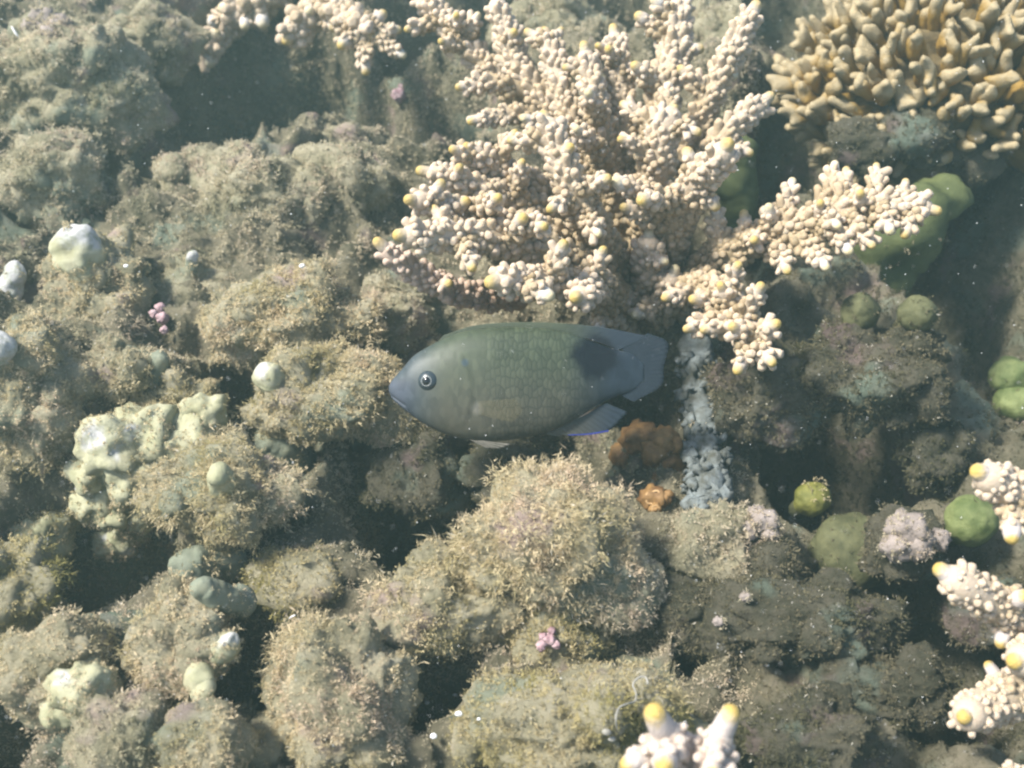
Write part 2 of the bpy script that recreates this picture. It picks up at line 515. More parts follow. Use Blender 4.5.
# ------------------------------------------------------------------ algae covered rocks
def lump(center, R, seed, sub=5, bumps=18, amp=0.26, rough=0.11):
    "lumpy star-shaped rock, radii R along right, up-screen, depth"
    V, F = ICO[sub]
    r_ = np.random.default_rng(seed)
    rad = np.full(len(V), 0.78)
    for _ in range(bumps):
        b = unit(r_.normal(0, 1, 3)); k = r_.uniform(6, 34)
        rad = rad + amp * r_.uniform(0.3, 1.0) * np.exp(k * (V @ b - 1))
    sz = float(np.mean(R))
    rad = rad + 0.30 * fbm(V * 1.5 + seed * 3.1, 3, seed) + (0.40 / sz + 0.06) * fbm(V * sz * 0.8 + seed, 3, seed + 5, True) + 0.16 / sz * fbm(V * sz * 2.2 + seed, 2, seed + 8, True)
    P = V * rad[:, None]
    return center + (P[:, :1] * R[0]) * RIGHT + (P[:, 1:2] * R[1]) * UP + (P[:, 2:] * R[2]) * FWD, F[:, ::-1]

def rock_mesh(c, R, seed, big):
    "a main lump with smaller lumps grown over the side one can see"
    r_ = np.random.default_rng(seed)
    parts = [lump(c, R * .86, seed, 5 if big else 4)]
    for k in range(9 if big else 6):
        u = r_.normal(0, 1, 3); u[2] = -abs(u[2]) * .8 + .25; u = unit(u)
        p = c + (u[0] * R[0] * RIGHT + u[1] * R[1] * UP + u[2] * R[2] * FWD) * r_.uniform(.55, .78)
        q = float(np.mean(R)) * r_.uniform(.20, .42)
        parts.append(lump(p, q * r_.uniform(.8, 1.25, 3), seed + 31 * k, 4 if q > .95 else 3, 6, .3))
    V, F, _ = joinm([(v, f, None) for v, f in parts])
    return V, F

# px, py, rx, ry (pixels), height above slope, turf kind, density, length, label
ROCKS = [
 (75, 85, 88, 62, 1.5, 'turf_grey', 117, .30, 'hazy mottled rock in the far upper left corner, pink crust on top'),
 (55, 178, 62, 48, 1.0, 'turf_grey', 156, .30, 'pale lumpy rock below the hazy corner rock at the left edge'),
 (212, 182, 52, 36, .2, 'turf_grey', 156, .30, 'grey-green rock just under the dark blue hole'),
 (262, 200, 62, 46, 1.0, 'turf_grey', 128, .28, 'mottled beige rock in the upper middle, between the hole and the tan mound'),
 (345, 185, 55, 42, .8, 'turf_grey', 128, .28, 'grey rock beside the white coral on its left, above the salmon branch'),
 (338, 152, 40, 24, -.4, 'turf_grey', 130, .28, 'dim rock behind, under the hanging white coral tips'),
 (95, 300, 46, 60, 1.2, 'turf', 130, .28, 'olive brown rock column with a pale dome on top'),
 (190, 300, 42, 42, -.2, 'turf_grey', 144, .26, 'grey rock around the small white-topped tube'),
 (290, 315, 84, 52, 1.8, 'turf', 210, .30, 'broad sunlit tan algae mound in the middle left'),
 (325, 400, 78, 46, 2.0, 'turf', 210, .34, 'fuzzy mound with a white bare spot, left of the fish'),
 (392, 318, 42, 34, .2, 'turf_grey', 176, .26, 'dim grey rock under the salmon coral branch, above the fish head'),
 (385, 410, 36, 36, 1.6, 'turf', 190, .30, 'small fuzzy knoll touching the fish snout'),
 (122, 372, 40, 30, 2.2, 'turf_yellow', 200, .40, 'shaggy yellowish tuft between the left edge rocks and the tan mound'),
 (40, 395, 48, 84, 2.4, 'turf', 190, .32, 'tall furry tan rock at the left edge with a pale finger on top'),
 (172, 402, 50, 22, 1.2, 'turf', 190, .36, 'curly algae ledge above the pale green coral knob'),
 (228, 492, 82, 46, 2.8, 'turf', 210, .40, 'shaggy rounded ledge above the dark hole at lower left'),
 (18, 592, 42, 54, 2.4, 'turf_olive', 190, .34, 'furry lump at the left edge below the green ribbed knob'),
 (182, 642, 50, 50, 3.0, 'turf', 220, .38, 'round furry boulder at lower left with white patches on its side'),
 (50, 668, 66, 52, 2.6, 'turf', 170, .34, 'pinkish beige rock at the lower left edge around a smooth pale dome'),
 (122, 735, 46, 44, 3.0, 'turf_grey', 200, .32, 'grey furry lump on the bottom edge, left one of two'),
 (198, 748, 40, 38, 3.0, 'turf', 200, .30, 'beige furry lump on the bottom edge, beside the dark gap'),
 (265, 748, 26, 26, 1.2, 'turf_yellow', 90, .24, 'small rusty orange lump on the bottom edge by the dark gap'),
 (345, 690, 68, 84, 2.2, 'turf', 200, .30, 'large furry beige mound at the bottom, left of the white shell bits'),
 (300, 578, 44, 34, .8, 'turf_olive', 150, .30, 'olive yellow slope between the lower left hole and the beige mound'),
 (432, 612, 70, 48, 1.4, 'turf', 150, .28, 'beige crusted rock left of the big fuzzy bush'),
 (552, 548, 86, 66, 2.8, 'turf', 220, .46, 'big fuzzy bush-like mound directly below the fish'),
 (618, 585, 44, 44, 1.6, 'turf_grey', 190, .36, 'right shoulder lump of the big fuzzy bush, below the orange cluster'),
 (545, 640, 60, 34, .6, 'turf_olive', 170, .32, 'low olive turf rock with the pink crust, under the big bush'),
 (572, 725, 116, 66, 2.6, 'turf_olive', 210, .32, 'wide olive turf mound on the bottom edge with a white thread on it'),
 (715, 545, 52, 44, 1.2, 'turf_grey', 170, .30, 'pale grey fuzzy rock right of the orange cluster'),
 (690, 620, 42, 40, .6, 'turf_dim', 150, .28, 'dim green-grey rock with small coloured lumps, below the pale fuzzy rock'),
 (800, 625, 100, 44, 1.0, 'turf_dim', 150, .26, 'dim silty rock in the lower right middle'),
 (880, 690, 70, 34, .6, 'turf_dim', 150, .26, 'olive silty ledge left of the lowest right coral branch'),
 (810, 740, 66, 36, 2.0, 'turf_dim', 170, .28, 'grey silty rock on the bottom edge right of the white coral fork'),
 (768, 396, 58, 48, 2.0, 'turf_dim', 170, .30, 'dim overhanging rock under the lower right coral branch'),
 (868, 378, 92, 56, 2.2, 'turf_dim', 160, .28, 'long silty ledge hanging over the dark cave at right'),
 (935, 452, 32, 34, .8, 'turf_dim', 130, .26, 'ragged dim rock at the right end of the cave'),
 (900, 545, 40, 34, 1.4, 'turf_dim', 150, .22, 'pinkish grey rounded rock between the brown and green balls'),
 (770, 575, 30, 34, 1.0, 'turf_dim', 150, .26, 'small fuzzy lump left of the dark brown ball'),
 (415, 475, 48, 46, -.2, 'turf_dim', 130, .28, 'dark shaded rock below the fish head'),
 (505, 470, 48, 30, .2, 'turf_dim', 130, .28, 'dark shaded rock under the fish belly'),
 (858, 148, 30, 26, 2.4, 'turf_dim', 100, .22, 'round grey-brown lump below the ochre finger coral, left one'),
 (914, 132, 34, 30, 2.4, 'turf_dim', 125, .24, 'round grey-brown lump below the ochre finger coral, middle one'),
 (975, 152, 32, 28, 1.0, 'turf_dim', 125, .22, 'dark flat-topped lump below the ochre finger coral, right one'),
 (985, 610, 50, 40, -.6, 'turf_dim', 225, .24, 'dark rock behind the right edge coral branches'),
 (150, 45, 52, 34, .2, 'turf_grey', 104, .28, 'faint sloping rock behind the hazy corner rock'),
 (550, 40, 60, 40, -1.5, 'turf_grey', 104, .28, 'faint green-grey rock behind the white coral at the top'),
 (715, 60, 44, 60, -1.0, 'turf_grey', 104, .25, 'pale green rock behind the upper right coral branch'),
]
def fuse(parts, voxel, smooth=1):
    "weld overlapping shapes into one continuous skin (worked out in centimetres)"
    V, T, Q = joinm(parts)
    tmp = new_mesh('tmp', V / S, T, Q)
    o = bpy.data.objects.new('tmp', tmp); COL.objects.link(o)
    m = o.modifiers.new('r', 'REMESH'); m.mode = 'VOXEL'; m.voxel_size = voxel
    m = o.modifiers.new('s', 'SMOOTH'); m.factor = .5; m.iterations = smooth
    dg = bpy.context.evaluated_depsgraph_get()
    e = o.evaluated_get(dg).to_mesh()
    P = np.empty(len(e.vertices) * 3, np.float32); e.vertices.foreach_get('co', P); P = P.reshape(-1, 3).astype(float)
    tot = np.empty(len(e.polygons), np.int32); e.polygons.foreach_get('loop_total', tot)
    li = np.empty(len(e.loops), np.int32); e.loops.foreach_get('vertex_index', li)
    st = np.empty(len(e.polygons), np.int32); e.polygons.foreach_get('loop_start', st)
    q = st[tot == 4][:, None] + np.arange(4); t = st[tot == 3][:, None] + np.arange(3)
    Qo, To = li[q], li[t]
    o.evaluated_get(dg).to_mesh_clear()
    bpy.data.objects.remove(o); bpy.data.meshes.remove(tmp)
    return P, (To if len(To) else None), (Qo if len(Qo) else None)

# ------------------------------------------------------------------ ochre finger coral
def finger_coral():
    c0 = W(945, 92, 54)
    t = thing('finger_coral', 'ochre finger coral with blunt pale tips in the upper right corner', 'coral', c0 - NRM * 5)
    V, F = lump(c0, np.array([7.4, 4.4, 4.4]), 555)
    obj('colony_base', new_mesh('colony_base', V - (c0 - NRM * 5), F, None, [M['finger_base']]), t)
    n = 640
    for k in range(n):
        z = 1 - 2 * (k + .5) / n; ph = k * 2.399963
        u = np.array([math.sqrt(1 - z * z) * math.cos(ph), math.sqrt(1 - z * z) * math.sin(ph), z])   # right, up, towards camera
        u = unit(u + rng.normal(0, .06, 3))
        if u[2] < -.25 or u[1] < -.85: continue
        dirw = u[0] * RIGHT + u[1] * UP - u[2] * FWD
        bend = unit(dirw * .75 + np.array([-.12, 0, .55]) + rng.normal(0, .14, 3))
        st = c0 + u[0] * RIGHT * 6.2 + u[1] * UP * 3.6 - u[2] * FWD * 3.6
        L = rng.uniform(.9, 2.0)
        mid = st + dirw * L * .5
        end = mid + bend * L * .5
        m = 7
        C = catmull(np.array([st - dirw * .5, mid, end]), m)
        R = (np.linspace(.40, .26, m) * rng.uniform(.75, 1.2)) * (1 + .1 * noise3(C * 1.6, k))
        parts = [tube(C, R, 8)]
        for q in range(rng.integers(1, 4)):
            i = rng.integers(3, 6)
            sd = unit(bend + 1.1 * unit(rng.normal(0, 1, 3)))
            LL = rng.uniform(.5, .95)
            parts.append(tube(np.array([C[i], C[i] + sd * LL * .5 + bend * .1, C[i] + sd * LL + bend * .35]), np.array([.33, .30, .24]) * rng.uniform(.85, 1.15), 7))
        V, T, Q = fuse(parts, .17, 2)
        V = V + .12 * fbm(V * 2.2, 2, k)[:, None] * unit(V - C.mean(0))
        s = (V - st) @ unit(end - st); s = s / (L * 1.16)
        base = c0 - NRM * 5
        obj('finger', new_mesh('finger', V - base, T, Q, [M['finger']], {'t': np.clip(s, 0, 1)}), t)
finger_coral()

SPOTS = {}
for n, (px, py, rx, ry, h, kind, den, ln, label) in enumerate(ROCKS):
    c, d = G(px, py, h - .5)
    R = np.array([rx, ry, (rx + ry) / 2 * 0.85]) * 1.06 * d / FPX
    V, F = rock_mesh(c, R, 100 + n * 7, max(rx, ry) > 55)
    SPOTS[n] = (V, F, c, R)

# depth of the rock surface behind each pixel block, so that small things sit on it
DEP = np.full((110, 140), 90.)
def add_depth(V):
    x, y, d = project(V)
    c = ((x + 48) // 8).astype(int); r = ((y + 56) // 8).astype(int)
    k = (c >= 0) & (c < 140) & (r >= 0) & (r < 110) & (d > 12)
    np.minimum.at(DEP, (r[k], c[k]), d[k])
add_depth(BV)
add_depth(BV[BF].mean(1))
for V, F, c, R in SPOTS.values(): add_depth(V); add_depth(V[F].mean(1))
def SD(px, py):
    c = int(min(max((px + 48) // 8, 1), 138)); r = int(min(max((py + 56) // 8, 1), 108))
    return float(np.median(DEP[r - 1:r + 2, c - 1:c + 2]))
DEP2 = np.median(np.stack([np.roll(np.roll(DEP, a_, 0), b_, 1) for a_ in (-1, 0, 1) for b_ in (-1, 0, 1)]), 0)
def not_buried(P, slack=1.1):
    x, y, d = project(P)
    c = np.clip((x + 48) // 8, 0, 139).astype(int); r = np.clip((y + 56) // 8, 0, 109).astype(int)
    return d < DEP2[r, c] + slack

for n, (px, py, rx, ry, h, kind, den, ln, label) in enumerate(ROCKS):
    V, F, c, R = SPOTS[n]
    base = c - NRM * R[1] * 0.9
    t = thing('algae_covered_rock', label, 'rock', base, 'algae covered rocks of the reef')
    dim = kind == 'turf_dim'  # dim rocks carry painted shade in both rock and turf colours
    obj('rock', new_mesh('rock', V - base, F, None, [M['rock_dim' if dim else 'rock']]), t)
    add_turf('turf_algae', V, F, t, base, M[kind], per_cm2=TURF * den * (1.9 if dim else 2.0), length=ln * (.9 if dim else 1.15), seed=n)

# turf on the bed itself
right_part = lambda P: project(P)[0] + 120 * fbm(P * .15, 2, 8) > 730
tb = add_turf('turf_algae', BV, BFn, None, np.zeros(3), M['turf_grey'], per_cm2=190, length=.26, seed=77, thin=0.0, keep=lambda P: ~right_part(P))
td = add_turf('turf_algae', BV, BFn, None, np.zeros(3), M['turf_dim'], per_cm2=160, length=.24, seed=78, thin=0.0, keep=right_part)  # right part of the bed: shade is put into the turf colour
tag(td, 'silty turf algae on the reef bed at the right, shade painted in its colour', 'turf algae', kind='stuff')
tag(tb, 'grey-green turf algae growing in the gaps of the reef bed', 'turf algae', kind='stuff')

# ------------------------------------------------------------------ branching corals with nubs
def nub_mesh(seg, low):
    prof = [(1.25, -0.45), (1.05, 0.10), (0.97, 0.60), (0.92, 0.98), (0.74, 1.22), (0.42, 1.30)]
    if low: prof = [(1.22, -0.35), (1.0, 0.45), (0.90, 1.02), (0.52, 1.27)]
    a = np.linspace(0, 2 * np.pi, seg, endpoint=False)
    V = np.vstack([np.stack([r * np.cos(a), r * np.sin(a), np.full(seg, z)], 1) for r, z in prof] + [[[0, 0, 1.20 if not low else 1.30]]])
    Q = []
    for k in range(len(prof) - 1):
        for j in range(seg): Q.append([k * seg + j, k * seg + (j + 1) % seg, (k + 1) * seg + (j + 1) % seg, (k + 1) * seg + j])
    l = (len(prof) - 1) * seg
    T = [[l + j, l + (j + 1) % seg, len(V) - 1] for j in range(seg)]
    return V, np.array(T), np.array(Q)
NUB = nub_mesh(10, False); NUB_LOW = nub_mesh(7, True)
NUB_ME = {}
def nub_data(skin, w):
    "shared mesh of one cup: one for each skin and step of paleness"
    k = (skin, round(w * 5) / 5)
    if k not in NUB_ME: NUB_ME[k] = new_mesh('corallite', NUB[0], NUB[1], NUB[2], [M[skin]], {'w': np.full(len(NUB[0]), k[1])})
    return NUB_ME[k]

def basis(D):
    D = unit(D); h = np.where(np.abs(D[:, 2:]) > 0.9, [[1., 0, 0]], [[0, 0, 1.]])
    X = unit(np.cross(h, D)); return X, np.cross(D, X), D

def tip_mesh(C, r):
    V, T, Q = tube(C, r, 12)
    ax = unit(C[-1] - C[0]); s = (V - C[0]) @ ax; s = s / s.max()
    return V, T, Q, s

def nubs_on(C, R, dens, size, start=0.0, stop=1.0):
    T, Nn, B = frames(C)
    seglen = np.linalg.norm(np.diff(C, axis=0), axis=1); s = np.concatenate([[0], np.cumsum(seglen)])
    L = s[-1]
    out = []
    pos = start * L; k = 0; ga = 2.399963
    while pos < stop * L:
        f = pos / L
        i = min(np.searchsorted(s, pos), len(s) - 1)
        r = R[i]
        phi = k * ga + rng.uniform(-.25, .25)
        rad = np.cos(phi) * Nn[i] + np.sin(phi) * B[i]
        lean = rng.uniform(0.5, 1.25)
        D = unit(rad + T[i] * lean)
        sz = size * rng.choice([.7, .85, 1., 1.1, 1.3]) * rng.uniform(0.9, 1.1)
        out.append((C[i] + rad * r * 0.86, D, sz, sz * rng.uniform(1.0, 1.9), min(1., max(0., f + rng.normal(0, .10)))))
        pos += 1 / (dens * 2 * np.pi * r) * rng.uniform(.8, 1.2)
        k += 1
    return out

def place_nubs(P, D, sz, ln, shape):
    X, Y, Z = basis(D)
    V = P[:, None] + shape[0][None, :, :1] * (X * sz[:, None])[:, None] + shape[0][None, :, 1:2] * (Y * sz[:, None])[:, None] + shape[0][None, :, 2:] * (Z * ln[:, None])[:, None]
    off = (np.arange(len(P)) * len(shape[0]))[:, None, None]
    return V.reshape(-1, 3), (shape[1][None] + off).reshape(-1, 3), (shape[2][None] + off).reshape(-1, 4)

def coral_colony(name, label, cat, branches, base, budget, group=None, tipmat='tip', kinds=('nub_tan', 'nub_cream', 'nub_white'), nub=0.142, dens=12.0, tip_r=0.265):
    """branches: dicts with pts [(px,py,d)..], r0, r1 (core radii cm), sides [(px,py,d)...]"""
    t = thing(name, label, cat, base, group)
    allnubs = []
    def one(C, R, tr, tl, tm, nubsize, start, owner_name, kk, dn):
        ax = unit(C[-1] - C[-3])
        skin = 'coral_skin_salmon' if kk[0] == 'nub_salmon' else 'coral_skin_white' if kk[0] == 'nub_white' else 'coral_skin'
        V, T, Q = tube(C, R, 12)
        f = np.argmin(((V[:, None] - C[None]) ** 2).sum(-1), 1) / max(1, len(C) - 1)
        V = V + 0.05 * unit(V - V.mean(0)) * fbm(V * 2.2, 2, 5)[:, None]
        o = obj(owner_name, new_mesh(owner_name, V - base, T, Q, [M[skin]], {'w': f}), t)
        nubs = [(*q, skin) for q in nubs_on(C, R, dn, nubsize, start)]
        V, T, Q, s = tip_mesh(np.array([C[-1] - ax * tl * .3, C[-1] + ax * tl * .35, C[-1] + ax * (tl - tr * .5)]), np.array([tr * .96, tr * 1.0, tr * .86]))
        obj('branch_tip', new_mesh('branch_tip', V - base, T, Q, [tm], {'t': s}), o)
        for q in nubs: allnubs.append((o, *q))
        return o
    for b in branches:
        P = np.array([W(*p) for p in b['pts']])
        n = max(10, int(np.linalg.norm(np.diff(P, axis=0), axis=1).sum() / 0.22))
        C = catmull(P, n)
        C = C + 0.10 * np.stack([noise3(C * .8 + 9 * k, k) for k in range(3)], 1) * np.linspace(0, 1, n)[:, None] * (np.linspace(1, 0, n)[:, None] > .02)
        R = np.linspace(b.get('r0', .55) * .98, b.get('r1', .30) * 1.02, n)
        kk = b.get('kinds', kinds)
        tr = b.get('tr', tip_r) * .9
        one(C, R * b.get('fat', 1.0), tr, b.get('tl', .62), M[b.get('tip', tipmat)], b.get('nub', nub), b.get('start', .05), 'branch', kk, dens)
        for sd in b.get('sides', []):
            e = W(*sd[:3])
            dist = np.linalg.norm(C - e, axis=1); i = int(np.argmin(dist)); i = max(0, i - int(dist[i] * 0.8 / 0.22))
            st = C[i]
            L = np.linalg.norm(e - st) + 1e-6
            m = max(6, int(L / .2))
            CC = catmull(np.array([st, st + (e - st) * .5 + unit(C[min(i + 3, n - 1)] - C[i]) * .12 * L, e]), m)
            one(CC, np.linspace(min(.40, R[i] * .85), .235, m), tr * rng.uniform(.72, .98), .42, M[b.get('tip', tipmat) if rng.random() < .8 else 'tip_pale'],
                nub * .88, .25, 'branchlet', kk, dens * .9)
    # nubs: the largest in view are parts of their own, the rest one joined part
    P = np.array([q[1] for q in allnubs]); D = np.array([q[2] for q in allnubs]); sz = np.array([q[3] for q in allnubs]); ln = np.array([q[4] for q in allnubs])
    X, Y, Z = basis(D)
    px, py, dp = project(P + D * ln[:, None])
    facing = (D * unit(CAM - P)).sum(1)
    cell = {}
    for i in np.argsort(dp):
        if 0 < px[i] < 1024 and 0 < py[i] < 768 and facing[i] > .1:
            cell.setdefault((int(px[i] // 9), int(py[i] // 9)), i)
    vis = sorted(cell.values(), key=lambda i: -sz[i] / dp[i])[:budget]
    chosen = set(vis)
    from mathutils import Matrix
    for i in vis:
        o = obj('corallite', nub_data(allnubs[i][6], allnubs[i][5]), allnubs[i][0])
        mtx = np.eye(4); mtx[:3, 0] = X[i] * sz[i] ; mtx[:3, 1] = Y[i] * sz[i]; mtx[:3, 2] = Z[i] * ln[i]; mtx[:3, 3] = (P[i] - base) * S
        o.matrix_local = Matrix(mtx.tolist())
    rest = [i for i in range(len(allnubs)) if i not in chosen and facing[i] > -.5]
    if rest:
        r = np.array(rest)
        V, T, Q = place_nubs(P[r], D[r], sz[r], ln[r], NUB_LOW)
        ks = list(dict.fromkeys(q[6] for q in allnubs)); ki = np.array([ks.index(allnubs[i][6]) for i in rest])
        w = np.repeat(np.array([allnubs[i][5] for i in rest]), len(NUB_LOW[0]))
        mi = np.concatenate([np.repeat(ki, len(NUB_LOW[1])), np.repeat(ki, len(NUB_LOW[2]))])
        o = obj('corallite_cover', new_mesh('corallite_cover', V - base, T, Q, [M[k] for k in ks], {'w': w}, mi), t)
        o['kind'] = 'stuff'
    return t

B = lambda pts, sides=(), **kw: dict(pts=pts, sides=sides, **kw)
SAL = ('nub_salmon', 'nub_salmon', 'nub_white')
main_branches = [
 # lower left, in front
 B([(630, 315, 46), (585, 268, 42), (500, 240, 39.5), (412, 236, 37.5)], [(440, 216, 38.6), (470, 262, 37.4), (520, 222, 38.2)], r0=.62, r1=.40, tr=.30),
 B([(630, 315, 46), (590, 290, 41), (545, 284, 38.6), (503, 281, 37)], [(543, 293, 36.6), (560, 252, 38)], r0=.60, r1=.38, tr=.33),
 B([(630, 315, 46), (598, 285, 41.5), (580, 296, 38)], [(600, 258, 39.5)], r0=.55, r1=.40, tr=.29),
 B([(620, 300, 46), (560, 240, 43), (490, 220, 41), (420, 201, 38.8)], [(436, 191, 38.9), (494, 200, 38.5), (541, 226, 38), (462, 205, 39.5)], r0=.62, r1=.36),
 B([(520, 300, 45), (450, 290, 42), (388, 251, 40.2)], [(446, 284, 41)], r0=.48, r1=.30, kinds=SAL),
 # middle left
 B([(620, 290, 47), (570, 225, 44.5), (500, 196, 42.5), (434, 174, 41)], [(457, 173, 41), (520, 170, 42)], r0=.58, r1=.34),
 B([(620, 280, 47), (560, 200, 44.5), (505, 172, 43), (475, 154, 42)], [(460, 151, 41.6), (510, 140, 42)], r0=.55, r1=.36),
 B([(625, 290, 46), (592, 225, 42), (572, 185, 40.5), (548, 128, 40.5)], [(520, 140, 40.5), (600, 182, 40), (566, 152, 40), (596, 230, 39.8), (556, 205, 40)], r0=.72, r1=.44),
 # upper left
 B([(620, 260, 48), (540, 120, 48), (480, 60, 48), (424, 0, 48)], [(414, 27, 47.5), (456, 20, 47), (474, 22, 47.5), (446, 42, 47)], r0=.62, r1=.40),
 B([(620, 260, 48), (560, 130, 47), (520, 70, 47), (498, 8, 47)], [(466, 86, 46), (478, 120, 45.6), (512, 36, 46.5)], r0=.66, r1=.42),
 B([(625, 260, 48), (575, 130, 46.5), (548, 42, 46.5)], [(534, 36, 46.5), (556, 36, 46.5), (530, 120, 45)], r0=.70, r1=.44),
 B([(628, 260, 48), (600, 130, 45.5), (586, 58, 45.5)], [(590, 96, 43.5), (580, 132, 43.5), (574, 66, 45.5)], r0=.60, r1=.36),
 B([(632, 260, 48), (622, 120, 46.5), (615, 40, 46.5)], [(604, 48, 46), (611, 53, 45.6), (632, 70, 46)], r0=.62, r1=.36),
 # upper right
 B([(640, 260, 48), (660, 120, 46), (680, 10, 46.5)], [(645, 20, 46), (660, 5, 46), (640, 70, 45), (692, 50, 46)], r0=.80, r1=.52, tr=.34),
 B([(655, 250, 47), (700, 120, 45), (750, 17, 44)], [(687, 74, 44.5), (728, 70, 44.5)], r0=.62, r1=.36, tr=.32),
 B([(660, 255, 47), (715, 150, 44), (760, 104, 43.5)], [(742, 150, 43.5)], r0=.62, r1=.36, tr=.28),
 B([(655, 290, 46.5), (680, 210, 42.5), (722, 154, 39.5)], [(622, 184, 40.4), (647, 200, 39.8), (690, 160, 41), (630, 210, 42), (710, 200, 41)], r0=.85, r1=.46, tr=.34),
 B([(645, 270, 47), (655, 180, 44), (668, 120, 43)], [(630, 108, 43.6), (628, 142, 42.8), (668, 92, 43.5), (690, 130, 42.5)], r0=.80, r1=.55),
 # right
 B([(660, 310, 47), (720, 258, 43), (800, 226, 40.5), (870, 206, 39.6), (922, 208, 39)],
   [(716, 216, 42), (745, 222, 41.6), (770, 214, 40.4), (790, 190, 41), (834, 172, 40.6), (846, 179, 40), (876, 174, 40), (904, 190, 39.5),
    (820, 208, 39.4), (835, 224, 38.8), (860, 198, 39), (888, 226, 38.4), (908, 228, 38.6), (785, 266, 39.6), (822, 262, 38.8), (755, 240, 40.2), (868, 240, 38.4), (845, 246, 38.6)],
   r0=.66, r1=.38, tr=.24),
 B([(660, 315, 47), (700, 286, 42), (735, 312, 39), (754, 340, 37.5)],
   [(741, 364, 36.8), (768, 358, 36.5), (770, 328, 36.8), (757, 294, 37.5), (735, 272, 39), (700, 300, 39), (695, 326, 38.6), (713, 328, 38.2), (738, 330, 37), (672, 296, 40.5), (724, 292, 38.4)],
   r0=.66, r1=.36, tr=.25),
 # shaded stubs in the middle
 B([(645, 335, 47), (650, 280, 44), (648, 245, 43)], [(620, 300, 43.5), (660, 260, 42.6)], r0=.7, r1=.45, tip='tip_pale'),
 B([(645, 335, 47), (610, 318, 44), (606, 300, 42.6)], [(600, 325, 42.5)], r0=.6, r1=.4, tip='tip_pale'),
 B([(650, 335, 47), (665, 300, 44), (672, 280, 43)], [(640, 312, 43)], r0=.6, r1=.4, tip='tip_pale'),
]
base_main = W(645, 338, 48)
coral_colony('branching_coral', 'large white branching coral with yellow tips, spreading above the fish', 'coral', main_branches, base_main, 300, 'white branching corals')

coral_colony('branching_coral', 'white coral fork with yellow tips rising from the bottom edge, nearest the camera', 'coral',
 [B([(690, 860, 27), (690, 790, 26), (684, 770, 25.6), (666, 736, 25)], [(666, 760, 24.2), (640, 758, 24.8)], fat=1.45, r0=.50, r1=.27, tr=.34, tl=.95, kinds=('nub_white',) * 3, nub=.105, tip='tip_near'),
  B([(690, 860, 27), (700, 790, 26), (708, 772, 25.6), (718, 740, 25.4)], [(713, 768, 24.2)], fat=1.45, r0=.44, r1=.25, tr=.31, tl=.85, kinds=('nub_white',) * 3, nub=.105, tip='tip_near')],
 W(690, 870, 28), 60, 'white branching corals')

coral_colony('branching_coral', 'white coral with yellow tips reaching in from the right edge, below the green ball', 'coral',
 [B([(1110, 620, 34), (1060, 540, 32), (1020, 500, 30.5), (990, 478, 30)], [(1012, 528, 29.6)], fat=1.5, r0=.5, r1=.30, tr=.32, tip='tip_near'),
  B([(1110, 640, 34), (1060, 622, 32.5), (1000, 605, 31), (955, 580, 30.4)], [(1018, 600, 30.5), (1004, 632, 31)], fat=1.5, r0=.5, r1=.28, tr=.30, tip='tip_near'),
  B([(1110, 650, 34), (1060, 660, 31.5), (1024, 660, 29.8)], [], fat=1.5, r0=.5, r1=.32, tr=.31, tip='tip_near'),
  B([(1110, 660, 35), (1040, 690, 33), (1000, 702, 32), (970, 714, 31.2)], [(996, 676, 32.6)], fat=1.5, r0=.5, r1=.33, tr=.29, tip='tip_near'),
  B([(1110, 780, 34), (1050, 790, 31), (1010, 780, 29.5)], [], fat=1.2, r0=.45, r1=.3, tr=.28)],
 W(1115, 660, 36), 120, 'white branching corals', nub=.105, dens=17)

coral_colony('branching_coral', 'hazy white coral hanging in at the top left of the big coral', 'coral',
 [B([(330, -70, 58), (325, -10, 57), (340, 15, 56), (366, 32, 55)], [(365, 66, 54.5), (398, 52, 54.5), (345, 42, 54.5), (378, 18, 55), (352, 20, 55), (392, 30, 55)], r0=.7, r1=.45, tr=.36, nub=.26),
  B([(330, -70, 58), (318, 5, 57), (292, 34, 56.5)], [(330, 25, 56), (310, 12, 56)], r0=.6, r1=.4, tr=.38, nub=.26),
  B([(300, -70, 60), (265, -5, 60), (232, 8, 60)], [(245, 22, 59.5), (262, 20, 59.5), (215, 20, 61)], r0=.75, r1=.5, tr=.44, nub=.3, tip='tip_pale'),
  B([(300, -60, 64), (235, 20, 64), (210, 46, 63), (205, 56, 62.5)], [(215, 36, 62.5)], r0=.5, r1=.4, tr=.42, nub=.28, tip='tip_pale')],
 W(310, -90, 61), 60, 'white branching corals')

# ------------------------------------------------------------------ pale green knobs and bare coral
def blob_tube(pts, radii, seg=20, n=26, amp=.05, fr=1.2, seed=0):
    C = catmull(np.array(pts), n)
    R = np.interp(np.linspace(0, 1, n), np.linspace(0, 1, len(radii)), radii)
    T, Nn, Bn = frames(C)
    rE = R[-1]
    a = np.linspace(0, np.pi / 2, 8)[1:-1]
    V, T3, Q = tube(np.vstack([C, [C[-1] + T[-1] * rE * math.sin(x) for x in a]]), np.concatenate([R, [rE * math.cos(x) for x in a]]), seg, True, False)
    V[-2] = C[-1] + T[-1] * rE * 1.0
    V = V + amp * (fbm(V * fr + seed, 3, seed)[:, None]) * unit(V - C[np.argmin(((V[:, None] - C[None]) ** 2).sum(-1), 1)])
    return V, T3, Q

